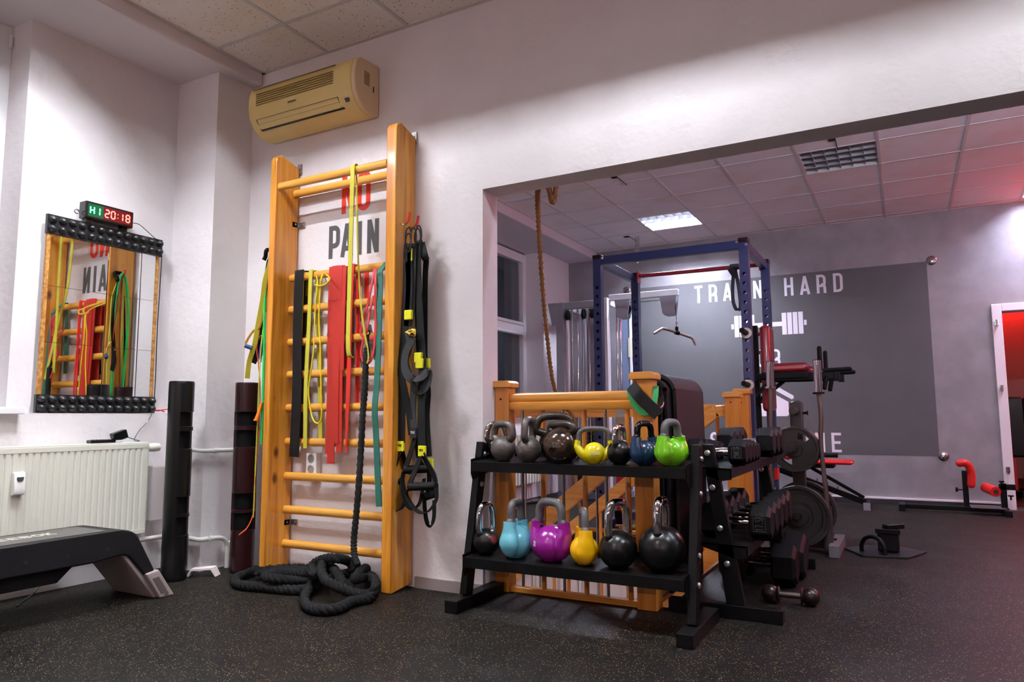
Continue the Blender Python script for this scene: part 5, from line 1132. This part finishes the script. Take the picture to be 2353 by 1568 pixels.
# ---- climbing rope
HEMP = M('hemp_rope', (156, 118, 72), .9, bump=.8, bs=400)
m = MB()
def C_(px, py, y): return at(px, py, y=y)
m.rope(smooth([V((-1.62, 3.55, 2.85)), V((-1.62, 3.55, 2.4)), C_(1276, 440, 3.5), C_(1272, 462, 3.5), C_(1268, 462, 3.48), C_(1262, 436, 3.5), C_(1254, 424, 3.5), C_(1243, 426, 3.5), C_(1236, 436, 3.5), C_(1236, 480, 3.55), C_(1241, 580, 3.7), C_(1249, 690, 3.95), C_(1259, 790, 4.2), C_(1271, 880, 4.5), C_(1290, 930, 4.8), C_(1312, 950, 5.0), C_(1322, 990, 5.07), C_(1320, 1060, 5.07), C_(1325, 1120, 5.07), C_(1328, 1150, 5.09), C_(1340, 1190, 5.14), C_(1350, 1216, 5.2)], 9), .0175, .075, 3, 7)
cr_ = [(-1.95, 5.24), (-1.7, 5.3), (-1.45, 5.28), (-1.35, 5.4), (-1.5, 5.5), (-1.8, 5.45), (-2.0, 5.36), (-1.9, 5.27), (-1.6, 5.24), (-1.3, 5.32)]
m.rope(smooth([V((x, y, .02+.016*(i > 6))) for i, (x, y) in enumerate(cr_)], 9), .0175, .075, 3, 7)
tag(m.build('climbing_rope', HEMP, ang=60), 'thick hemp climbing rope hanging down past the stair railing into a coil', 'climbing rope')

# ---- cable machine
GSM = M('silver_grey_enamel', (150, 152, 160), .35, coat=.2); WHM = M('white_enamel', (226, 226, 230), .3, coat=.2); BLG = M('blue_grey_enamel', (110, 124, 150), .35, coat=.2)
cm = thing('cable_machine', 'silver grey cable machine with tall guide rods and lat pulldown arm', 'cable machine', (-2.95, 7.2, 0))
def pb(name, mat, *bx, bev=.004, **k):
    m = MB()
    for b in bx: m.box(*b)
    return m.build(name, mat, cm, ang=0, bevel=bev)
pb('front_post', GSM, (-3.335, -3.245, 7.12, 7.20, 0, 2.12)); pb('white_post', WHM, (-2.79, -2.725, 7.10, 7.18, 0, 2.13)); pb('rear_post', GSM, (-3.33, -3.25, 7.75, 7.83, 0, 2.12)); pb('rear_post', BLG, (-2.76, -2.64, 7.55, 7.62, 0, 2.12))
pb('side_trim', WHM, (-2.64, -2.615, 7.54, 7.63, 0, 2.12))
pb('top_beam', GSM, (-3.245, -2.79, 7.122, 7.198, 2.045, 2.118)); pb('top_side_beam', WHM, (-2.788, -2.727, 7.18, 7.55, 2.06, 2.128)); pb('top_side_beam', GSM, (-3.328, -3.252, 7.2, 7.75, 2.05, 2.118))
pb('pulldown_arm', WHM, (-2.725, -1.975, 7.15, 7.21, 2.10, 2.165))
pb('base_frame', BLG, (-3.34, -3.24, 7.115, 7.85, 0, .07), (-2.80, -2.62, 7.095, 7.65, 0, .07), (-3.24, -2.80, 7.13, 7.2, 0, .065))
for x0 in (-2.655, -2.16):
    for y0 in (7.13, 7.225):
        m = MB(); m.prism([(-.0, 0), (.175, 0), (.145, -.19), (.125, -.205), (.05, -.205), (.025, -.18)], (x0, y0, 2.10), (1, 0, 0), (0, 0, 1), (0, .006, 0)); m.build('pulley_guard', GSM, cm, ang=0)
m = MB(); m.prism([(0, 0), (.10, 0), (.10, -.25), (.05, -.25)], (-3.43, 7.11, 2.12), (1, 0, 0), (0, 0, 1), (0, .006, 0)); m.build('pulley_guard', GSM, cm, ang=0)
for x, z in ((-2.56, 2.0), (-2.08, 2.0)):
    m = MB(); m.lathe([(.0, -.012), (.07, -.012), (.062, 0), (.07, .012), (0, .012)], (x, 7.18, z), 'y', 28); m.build('pulley', BLK2, cm)
for x in (-3.21, -3.02, -2.92):
    m = MB(); m.lathe([(.0, -.011), (.055, -.011), (.048, 0), (.055, .011), (0, .011)], (x, 7.16, 1.98), 'x', 24); m.build('pulley', BLK2, cm)
for i, x in enumerate((-3.20, -3.14, -3.07, -3.0, -2.93, -2.86)):
    m = MB(); m.cyl((x, 7.25+.02*(i % 2), .1), (x, 7.25+.02*(i % 2), 2.06), .0125, n=14); m.build('guide_rod', CHROME if i % 2 else STEEL, cm)
for i, x in enumerate((-2.70, -2.66)):
    m = MB(); m.cyl((x, 7.32, .1), (x, 7.32, 2.06), .011, n=14); m.build('guide_rod', CHROME, cm)
pb('centre_channel', GSM, (-3.05, -2.96, 7.3, 7.35, .1, 2.06), (-2.90, -2.83, 7.36, 7.41, .1, 2.06))
for x0, x1, y0 in ((-3.18, -3.0, 7.21), (-2.96, -2.80, 7.23)):
    for k in range(14):
        m = MB(); z = .12+.045*k; m.box(x0, x1, y0, y0+.1, z, z+.041); m.build('weight_plate', BLKG, cm, ang=0, bevel=.002)
m = MB(); m.box(-2.745+.09, -2.745+.17, 7.542, 7.546, 1.52, 1.735); m.build('instruction_label', M('cream_label', (232, 220, 170), .6, var=.35, vs=120), cm, ang=0)
m = MB(); m.tube([(-2.56, 7.18, 2.065), (-2.08, 7.18, 2.065)], .003, 6); m.tube(smooth([V((-2.012, 7.18, 2.0)), V((-2.008, 7.18, 1.9)), V((-2.005, 7.18, 1.83))]), .003, 6); m.tube([(-2.97, 7.2, 1.95), (-2.97, 7.22, .75)], .003, 6); m.build('cable', BLKG, cm)
lb = thing('pulldown_bar', 'bent grey lat pulldown bar hanging from the cable machine arm', 'pulldown bar', (-2.0, 7.18, 1.7))
m = MB()
for i in range(5):
    c = V((-2.004, 7.18, 1.835-i*.022)); v = i % 2
    m.tube([c+V(((.008*math.cos(a)) if v else 0, 0 if v else .008*math.cos(a), .014*math.sin(a))) for a in [2*PI*k/10 for k in range(10)]], .003, 6, True)
m.build('chain', CHROME, lb)
m = MB(); m.tube(smooth([V((-2.19, 7.0, 1.70)), V((-2.14, 7.05, 1.74)), V((-2.11, 7.09, 1.755)), V((-2.0, 7.18, 1.715)), V((-1.90, 7.26, 1.675)), V((-1.87, 7.28, 1.655)), V((-1.845, 7.30, 1.59))], 5), .0145, 12); m.build('bar', M('grey_bar', (150, 146, 142), .3, .7), lb)
m = MB(); m.cyl((-2.02, 7.165, 1.72), (-1.985, 7.195, 1.71), .022, n=14); m.box(-2.018, -1.99, 7.165, 7.195, 1.72, 1.775); m.build('swivel', BLK, lb)

# ---- knee raise station (crimson pads)
CRP = M('crimson_vinyl', (126, 18, 34), .3, coat=.3)
kn = thing('knee_raise_station', 'black framed knee raise station with crimson back pad and arm pads', 'knee raise station', (-.85, 6.0, 0))
m = MB(); m.bar((-1.04, 6.05, .94), (-1.04, 6.05, 1.60), .035, .05, up=(0, 1, 0)); m.build('frame_post', BLK, kn, ang=0, bevel=.003)
m = MB(); m.box(-.99, -.915, 5.92, 6.18, .90, 1.59); m.build('back_pad', CRP, kn, bevel=.03, ang=60)
for z in (1.53, 1.38, 1.06, .98): m = MB(); m.cyl((-1.04, 6.05, z), (-.98, 6.05, z), .014, n=10); m.build('pad_mount', RKR, kn)
m = MB(); m.box(-1.06, -.93, 5.99, 6.11, 0, .03); m.box(-1.06, -1.02, 6.03, 6.07, 0, .95); m.build('base_post', BLK, kn, ang=0)
for y in (5.78, 6.22):
    m = MB(); m.box(-1.075, -.42, y-.02, y+.02, 1.14, 1.19); m.build('arm', BLK, kn, ang=0, bevel=.003)
    m = MB(); m.bar((-1.075, y, .98), (-.86, y, 1.15), .03, .03); m.build('arm_brace', BLK, kn, ang=0)
    m = MB(); m.box(-.915, -.62, y-.055, y+.055, 1.195, 1.265); m.build('arm_pad', CRP, kn, bevel=.025, ang=60)
    m = MB(); m.box(-.955, -.62, y-.05, y+.05, 1.15, 1.197); m.build('pad_board', BLK2, kn, ang=0)
    for a, b in (((-.54, y, 1.20), (-.54, y, 1.37)), ((-.52, y-.01, 1.20), (-.34, y-.02, 1.205)), ((-.50, y, 1.16), (-.51, y-.08, 1.07))):
        m = MB(); m.cyl(a, b, .0165, n=14); m.ball(b, .0165, 12); m.build('grip', BLK2, kn)
    m = MB(); m.box(-.45, -.41, y-.025, y+.025, 1.13, 1.20); m.build('arm_end', BLK, kn, ang=0, bevel=.003)
m = MB(); m.bar((-1.075, 5.78, 1.165), (-1.075, 6.22, 1.165), .04, .04); m.build('cross_bar', BLK, kn, ang=0)

# ---- plate tree with plates and bars
PT = M('brown_black_coat', (44, 38, 38), .45)
tr_ = thing('plate_tree', 'dark steel plate tree with a pale capped foot', 'plate tree', (-.64, 5.12, 0))
m = MB(); m.box(-.678, -.602, 5.10, 5.18, .03, .955); m.lathe([(.041, 0), (.03, .012), (0, .018)], (-.64, 5.14, .953), 'z', 20, (1, 1)); m.build('column', PT, tr_, ang=40, bevel=.004)
for y, z in ((5.10, .895), (5.10, .655), (5.10, .23)):
    m = MB(); m.cyl((-.64, y, z), (-.64, y-.16 if z > .8 else y-.19, z+.004), .0235, n=22); m.build('peg', M('peg_steel', (60, 56, 56), .35, .8), tr_)
m = MB(); m.cyl((-.64, 5.18, .23), (-.64, 5.33, .232), .0235, n=22); m.build('peg', M('peg_steel_rear', (60, 56, 56), .35, .8), tr_)
m = MB(); m.cyl((-.60, 5.13, .885), (-.575, 5.13, .885), .008, n=10); m.cyl((-.575, 5.13, .885), (-.568, 5.13, .885), .014, n=6); m.build('locking_screw', BLK, tr_)
for x in (-.43, -.85):
    m = MB(); m.box(x-.03, x+.03, 4.88, 5.36, 0, .075); f_ = m.build('foot', M('foot_grey', (96, 92, 96), .4), tr_, ang=0, bevel=.004)
m = MB(); m.box(-.85, -.43, 5.08, 5.16, .02, .075); m.build('cross_beam', PT, tr_, ang=0, bevel=.003)
for x in (-.47, -.80):
    m = MB(); m.lathe([(.031, .0), (.031, .26), (.022, .26), (.022, .02)], (x, 5.0, .03), 'z', 20); m.build('bar_holder', PT, tr_)
    m = MB(); m.box(x-.02, x+.02, 4.99, 5.12, .05, .08); m.build('holder_bracket', PT, tr_, ang=0)
def plate(label, x, y, z, R, th, slots=3, mat=None):
    t_ = thing('weight_plate', label, 'weight plate', (x, y, z-R))
    m = MB(); ax = (V((1, 0, 0)), V((0, 0, 1)), V((0, 1, 0))); n = 48
    # ring shells with kidney shaped hand slots cut between radii .45R and .72R
    prof = [(R*.17, -th*.5), (R*.30, -th*.5), (R*.31, -th*.22), (R*.50, -th*.22)]
    m.lathe([(R*.17, -th*.5), (R*.32, -th*.5), (R*.34, -th*.22), (R*.46, -th*.22), (R*.46, th*.22), (R*.34, th*.22), (R*.32, th*.5), (R*.17, th*.5), (R*.17, -th*.5)], (x, y, z), ax, n)
    m.lathe([(R*.74, -th*.22), (R*.88, -th*.22), (R*.90, -th*.5), (R*.985, -th*.5), (R, -th*.3), (R, th*.3), (R*.985, th*.5), (R*.90, th*.5), (R*.88, th*.22), (R*.74, th*.22), (R*.74, -th*.22)], (x, y, z), ax, n)
    if not slots: m.lathe([(R*.44, -th*.22), (R*.76, -th*.22), (R*.76, th*.22), (R*.44, th*.22), (R*.44, -th*.22)], (x, y, z), ax, n)
    for s_ in range(slots):
        a0 = 2*PI*s_/slots+1.0+.36; a1 = 2*PI*(s_+1)/slots+1.0-.36; k = 10; vs = []; q = []
        for i in range(k+1):
            a = a0+(a1-a0)*i/k
            for r in (R*.45, R*.75):
                for d in (-th*.22, th*.22): vs.append(V((x+r*math.cos(a), y+d, z+r*math.sin(a))))
        fs = [(4*i+a, 4*(i+1)+a, 4*(i+1)+b, 4*i+b) for i in range(k) for a, b in ((0, 2), (2, 3), (3, 1), (1, 0))]+[(0, 1, 3, 2), (4*k, 4*k+2, 4*k+3, 4*k+1)]
        m.add(vs, fs)
    m.build('disc', mat or M('black_iron_plate', (34, 30, 28), .42, bump=.2, bs=200), t_, ang=40)
    m = MB(); m.lathe([(R*.17, -th*.52), (R*.17, th*.52), (R*.13, th*.52), (R*.13, -th*.52), (R*.17, -th*.52)], (x, y, z), ax, 28); m.build('steel_bushing', M('bushing', (70, 68, 70), .4, .8), t_)
    return t_
plate('medium black weight plate on the middle peg of the plate tree', -.64, 4.985, .652, .147, .035, 2)
plate('medium black weight plate just behind the front one on the middle peg', -.636, 5.03, .652, .147, .035, 2)
plate('large black weight plate on the lowest front peg of the plate tree', -.636, 4.97, .23, .192, .045, 0)
plate('large black weight plate on the rear peg, showing as a rim behind the front one', -.632, 5.26, .232, .20, .045, 0)
def curlbar(label, x0, z0, x1, z1, y, slv, bend=0):
    t_ = thing('barbell', label, 'barbell', (x0, y, z0)); a, b = V((x0, y, z0)), V((x1, y, z1)); d = (b-a).normalized()
    m = MB(); m.cyl(b-d*slv, b, .025, n=26); m.build('sleeve', CHROME, t_)
    m = MB(); m.cyl(b, b+d*.004, .0255, n=26); m.build('end_cap', BLKG, t_)
    m = MB(); m.cyl(b-d*(slv+.012), b-d*slv, .036, n=26); m.build('collar', CHROME if not bend else BLK, t_)
    m = MB(); m.tube(smooth([b-d*(slv+.01), b-d*(slv+.15)+V((bend, 0, 0)), b-d*(slv+.35)-V((bend, 0, 0)), a.lerp(b, .25)+V((bend, 0, 0)), a], 8), .0142, 14); m.build('shaft', M('worn_steel_shaft', (120, 108, 102), .38, .85), t_)
    return t_
curlbar('chrome sleeved barbell standing upright at the left of the plate tree', -.80, .05, -.775, 1.225, 5.0, .165, 0)
curlbar('chrome sleeved curl bar standing upright at the right of the plate tree', -.47, .05, -.487, 1.222, 5.0, .205, .006)

# ---- adjustable bench
RV = M('red_vinyl', (206, 28, 30), .3, coat=.3)
bn = thing('adjustable_bench', 'black adjustable bench with bright red seat at the far wall', 'bench', (-.8, 7.5, 0))
m = MB(); m.box(-.98, -.455, 7.42, 7.70, .405, .445); m.build('seat_pad', RV, bn, bevel=.02, ang=60)
m = MB(); m.box(-.95, -.62, 7.45, 7.67, .37, .405); m.build('seat_board', BLK2, bn, ang=0, bevel=.01)
m = MB(); m.bar((-1.55, 7.56, .60), (-1.0, 7.56, .46), .26, .05); m.build('back_pad', RV, bn, bevel=.02, ang=60)
m = MB(); m.cyl((-.80, 7.5, .49), (-.585, 7.5, .49), .022, n=16); m.build('roller', BLK2, bn)
m = MB(); m.bar((-1.35, 7.56, .42), (-.37, 7.56, .055), .05, .05); m.build('lower_beam', BLK, bn, ang=0, bevel=.002)
m = MB(); m.bar((-.85, 7.60, .37), (-.385, 7.60, .095), .03, .03); m.build('strut', BLK, bn, ang=0)
m = MB(); m.box(-.385, -.33, 7.42, 7.74, 0, .065); m.build('foot', BLK, bn, ang=0, bevel=.003)
m = MB(); m.box(-.387, -.328, 7.408, 7.421, .0, .067); m.build('foot_cap', M('clear_cap', (150, 150, 155), .3), bn, ang=0)
m = MB(); m.box(-1.45, -1.39, 7.40, 7.74, 0, .065); m.bar((-1.42, 7.56, .05), (-1.2, 7.56, .38), .05, .05); m.build('rear_foot', BLK, bn, ang=0)
for x, z in ((-.90, .275), (-.78, .235), (-.69, .205), (-.60, .17)): m = MB(); m.cyl((x, 7.53, z), (x, 7.53, z+.03), .005, n=8); m.build('stop_pin', STEEL, bn)

# ---- footplate trainer on the floor
sp = thing('floor_anchor_plate', 'black floor plate with arched handle and padded block in the middle of the back room', 'training plate', (-.15, 5.2, 0))
m = MB(); pts = [(-.395, 5.22), (-.275, 4.99), (-.03, 5.05), (.07, 5.31), (-.08, 5.44), (-.28, 5.40)]; m.prism(pts, (0, 0, .0005), (1, 0, 0), (0, 1, 0), (0, 0, .011)); m.build('plate', M('dark_steel_plate', (34, 34, 36), .4, .5), sp, ang=0, bevel=.001)
m = MB(); c = V((-.225, 5.10, .012)); dd = V((.86, -.5, 0)).normalized(); m.tube(smooth([c+dd*(-.075), c+dd*(-.075)+V((0, 0, .04)), c+dd*(-.05)+V((0, 0, .083)), c+V((0, 0, .10)), c+dd*.05+V((0, 0, .083)), c+dd*.075+V((0, 0, .04)), c+dd*.075], 6), .013, 12); m.build('arched_handle', BLK, sp)
m = MB(); m.box(-.20, -.08, 5.17, 5.27, .012, .15); m.build('padded_block', BLK2, sp, ang=0, bevel=.012)
m = MB(); m.bar((-.155, 5.18, .165), (-.06, 5.26, .168), .05, .03); m.box(-.21, -.07, 5.16, 5.19, .125, .155); m.build('strap_buckle', BLKG, sp, ang=0, bevel=.003)

# ---- squat bench with red rollers at the far wall
RP = M('red_crinkled_vinyl', (214, 30, 26), .45, bump=.9, bs=35)
sq = thing('sissy_squat_bench', 'low black steel leg trainer with two bright red padded rollers near the doorway', 'leg trainer', (.33, 7.66, 0))
m = MB(); m.box(-.10, .745, 7.60, 7.66, .015, .055); m.build('base_beam', BLK, sq, ang=0, bevel=.003)
m = MB(); m.box(-.10, -.05, 7.5, 7.74, 0, .06); m.build('foot', BLK, sq, ang=0, bevel=.003)
m = MB(); m.box(.70, .75, 7.45, 7.80, 0, .05); m.build('foot', BLK, sq, ang=0, bevel=.003)
m = MB(); m.box(.46, .72, 7.52, 7.75, .055, .062); m.build('foot_plate', M('tread_plate', (150, 140, 146), .35, .8, var=.5, vs=90), sq, ang=0)
m = MB(); m.box(.412, .455, 7.62, 7.66, .05, .37); m.build('front_post', BLK, sq, ang=0, bevel=.003)
m = MB(); m.tube(smooth([V((.40, 7.60, .435)), V((.435, 7.60, .44)), V((.468, 7.61, .41)), V((.482, 7.62, .34)), V((.478, 7.62, .25))], 6), .032, 18); m.ball((.40, 7.60, .435), .032, 14); m.ball((.478, 7.62, .25), .032, 14); m.build('shin_roller', RP, sq, ang=70)
m = MB(); m.cyl((.412, 7.64, .20), (.375, 7.64, .20), .006, n=8); m.cyl((.375, 7.64, .20), (.355, 7.64, .20), .020, n=6); m.build('locking_knob', BLKG, sq)
m = MB(); m.box(.69, .735, 7.60, 7.65, .05, .27); m.box(.68, .80, 7.60, 7.645, .215, .262); m.build('rear_post', BLK, sq, ang=0, bevel=.003)
m = MB(); m.cyl((.585, 7.66, .225), (.645, 7.50, .205), .043, n=20); m.build('calf_roller', RP, sq, ang=70)
m = MB(); a, b = V((.645, 7.50, .205)), V((.647, 7.494, .2045)); m.cyl(a, b, .020, n=16); m.build('roller_cap', STEEL, sq)
for p in ((.70, 7.60, .28), (.76, 7.6, .16)): m = MB(); m.cyl(p, (p[0], p[1], p[2]+.012), .022, n=7); m.cyl((p[0], p[1], p[2]-.03), p, .007, n=8); m.build('locking_knob', BLKG, sq)

# ---- column radiator under the back window, bar on the floor, dark stand, items on the sill
cr2 = thing('column_radiator', 'white ribbed column radiator under the back room window', 'radiator', (-3.5, 6.6, 0))
for i in range(18):
    y = 5.9+.062*i; m = MB(); m.box(-3.565, -3.46, y, y+.04, .17, .69); m.build('radiator_fin', RADM, cr2, ang=0, bevel=.014)
m = MB(); m.cyl((-3.51, 5.9, .24), (-3.51, 7.0, .24), .02, n=12); m.cyl((-3.51, 5.9, .63), (-3.51, 7.0, .63), .02, n=12); m.build('manifold', RADM, cr2)
m = MB(); m.cyl((-3.36, 6.38, .022), (-3.30, 6.75, .022), .016, n=14); m.cyl((-3.34, 6.5, .022), (-3.32, 6.6, .022), .0215, n=14)
tag(m.build('steel_bar', STEEL), 'short steel bar lying on the floor under the column radiator', 'bar')
ds = thing('dark_stand', 'dark steel stand with square top behind the left end of the railing', 'stand', (-3.3, 5.75, 0))
m = MB(); m.box(-3.20, -3.15, 5.72, 5.77, 0, .87); m.box(-3.45, -3.40, 5.72, 5.77, 0, .87); m.box(-3.45, -3.15, 5.72, 5.77, .87, .91); m.box(-3.45, -3.15, 5.60, 5.88, 0, .04); m.build('frame', M('navy_black_steel', (24, 28, 38), .4), ds, ang=0, bevel=.003)
bx = thing('hanging_strap', 'red strap hanging from the rack behind the railing', 'strap', (-2.05, 5.5, 0))
m = MB(); m.box(-2.07, -2.02, 5.52, 5.56, .12, .62); m.build('red_strap', M('crimson_strap', (176, 20, 30), .5), bx, ang=0, bevel=.004)
m = MB(); m.box(-2.08, -2.01, 5.50, 5.58, 0, .12); m.build('base_block', BLK2, bx, ang=0)
# ---- far room furniture seen through the door
fm = thing('leg_machine', 'black and red exercise machine in the far room beyond the doorway', 'exercise machine', (1.2, 9.3, 0))
m = MB(); m.box(.95, 1.10, 9.2, 9.35, .42, 1.05); m.build('padded_panel', BLKG, fm, ang=0, bevel=.02)
m = MB(); m.box(1.10, 1.135, 9.19, 9.36, .40, 1.06); m.build('red_edge', RV, fm, ang=0, bevel=.01)
for b_ in ((1.13, 1.6, 9.5, 9.6, .88, .96), (.95, 1.0, 9.25, 9.3, 0, .42), (1.5, 1.56, 9.5, 9.56, 0, .9)): m = MB(); m.box(*b_); m.build('frame_tube', RV, fm, ang=0, bevel=.004)
m = MB(); m.box(.9, 2.0, 9.0, 9.06, .02, .08); m.box(.9, 2.0, 9.5, 9.56, .02, .08); m.box(.95, 1.0, 9.0, 9.56, .02, .08); m.build('base_frame', BLK, fm, ang=0)
plate('grey weight plate on the far room machine, upper one', 1.35, 9.45, .78, .16, .04, 3, M('grey_plate', (120, 108, 104), .45, .5))
plate('grey weight plate on the far room machine, lower one', 1.16, 9.1, .22, .13, .035, 3, M('grey_plate_low', (130, 118, 112), .45, .5))
m = MB(); m.box(.2, 3.2, 11.93, 11.99, 1.0, 1.06); tag(m.build('wall_rail', BLK, ang=0), 'black rail along the end wall of the far room', 'rail')
# ================================================================ LIGHTS
for i, (x, y) in enumerate(FL):
    fitting(x, y, ZC, .6, 4, 6, 'recessed louvre ceiling light of the front room', 'front room ceiling lights', (.80, .94), WARM, 1080)
fitting(-3.217, 1.522, ZC, .55, 3, 6, 'recessed louvre ceiling light next to the soffit of the front room', 'front room ceiling lights', (.35, .65), WARM, 880)
fitting(*BL[0], ZCB, BP, 6, 4, 'lit recessed louvre ceiling light above the power rack', None, (.55, .7, .88), (226, 232, 255), 1350, .04)
fitting(*BL[1], ZCB, BP, 6, 4, 'unlit recessed louvre ceiling light near the wide opening', None, (.2, .4, .6, .8), COOL, 0)
fitting(*BL[2], ZCB, BP, 6, 4, 'lit recessed louvre ceiling light towards the doorway', None, (.2, .4, .6, .8), (222, 226, 255), 430, .04)
# red neon tubes of the back room and the far room
REDG = M('red_led_glow', (255, 48, 40), .5, emit=60)
def tube_lamp(p0, p1, mat, label, wall):
    t_ = thing('tube_lamp', label, 'tube lamp', p0); m = MB(); m.cyl(p0, p1, .013, n=10); m.build('glowing_tube', mat, t_)
    m = MB(); w_ = V(wall); m.bar(V(p0)+w_*.5, V(p1)+w_*.5, .03, .03, up=wall); a, b = V(p0), V(p1); d = (b-a).normalized()*.03
    for q in (a, b): m.bar(q-d*.5, q+d*.5, .04, .04); m.bar(q, q+w_*1.06, .03, .03)
    m.build('batten', WHITEP, t_, ang=0); return t_
tube_lamp((3.22, 4.4, 2.45), (3.22, 7.4, 2.45), REDG, 'red tube lamp high on the right wall of the back room', (.08, 0, 0))
tube_lamp((1.5, 7.95, 2.55), (3.1, 7.95, 2.55), M('red_led_glow_far_wall', (255, 52, 42), .5, emit=300), 'red tube lamp high on the far wall right of the doorway', (0, .08, 0))
tube_lamp((3.22, 3.6, 2.05), (3.22, 5.2, 2.05), M('added_cool_glow', (222, 230, 255), .5, emit=110), 'added cool white fill tube on the right wall of the back room', (.08, 0, 0))  # unseen lamp added to brighten the back room ceiling
tube_lamp((-.2, W1Y1+.09, 2.40), (1.6, W1Y1+.09, 2.40), M('added_header_glow', (232, 234, 255), .5, emit=260), 'added cool white fill tube on the back of the header over the opening', (0, -.085, 0))  # added out of sight above the opening, to lift the back ceiling
tube_lamp((-2.6, -3.02, 2.0), (-1.0, -3.02, 2.0), M('added_rosy_glow', (255, 214, 208), .5, emit=190), 'added rosy fill tube on the rear wall, left one', (0, -.08, 0))  # unseen lamp added for reddish ambient light in the front room
tube_lamp((.6, -3.02, 2.0), (2.2, -3.02, 2.0), M('added_rosy_glow_right', (255, 214, 208), .5, emit=190), 'added rosy fill tube on the rear wall, right one', (0, -.08, 0))  # its unseen twin, added for the same ambient light
tube_lamp((.0, 11.85, 2.45), (3.0, 11.85, 2.45), M('red_tube_glow_far', (255, 40, 30), .5, emit=60), 'red tube lamp on the end wall of the far room', (0, .14, 0))
tube_lamp((1.2, 8.3, 2.3), (2.8, 8.3, 2.3), M('pale_tube_glow_far', (255, 190, 180), .5, emit=30), 'pale tube lamp inside the far room over the doorway', (0, -.11, 0))
wl = thing('added_wall_lamp', 'added small round fill lamp, unseen on the near wall inside the stairwell', 'wall lamp', (-2.6, HY0, -.95))  # unseen lamp added to light up the stairwell walls
m = MB(); m.lathe([(.11, 0), (.11, .02), (.09, .03)], (-2.6, HY0, -.95), (V((1, 0, 0)), V((0, 0, 1)), V((0, 1, 0))), 24); m.build('base', WHITEP, wl)
m = MB(); m.lathe([(.085, .02), (.08, .05), (.05, .075), (0, .085)], (-2.6, HY0, -.95), (V((1, 0, 0)), V((0, 0, 1)), V((0, 1, 0))), 24); m.build('globe', M('lamp_globe_glow', (255, 240, 235), .5, emit=60), wl)
w = bpy.data.worlds.new('night'); scene.world = w; w.use_nodes = True
w.node_tree.nodes['Background'].inputs[0].default_value = (.02, .025, .04, 1); w.node_tree.nodes['Background'].inputs[1].default_value = .3

# repeats share a group phrase
GROUPS = {'kettlebell': 'kettlebells on the rack', 'hex_dumbbell': 'hex dumbbells of the dumbbell rack', 'suspension_trainer': 'suspension trainers on the right stile',
          'exercise_mat': 'exercise mats over the side rail', 'weight_plate': 'iron weight plates', 'barbell': 'upright bars at the plate tree', 'wall_anchor': 'wall anchors around the grey panel',
          'tube_lamp': 'tube lamps on the walls', 'stile_hook': 'hooks on the wall bar stiles', 'weighted_training_tube': 'weighted tubes in the corner', 'heating_pipe': 'white heating pipes',
          'resistance_band': 'resistance bands', 'resistance_tube': 'resistance tubes', 'wall_lettering': 'painted wall lettering', 'wall_pictogram': 'white wall pictograms'}
for o in list(scene.objects):
    n = o.name.split('.')[0]
    if o.parent is None and n in GROUPS and 'category' in o: o['group'] = GROUPS[n]
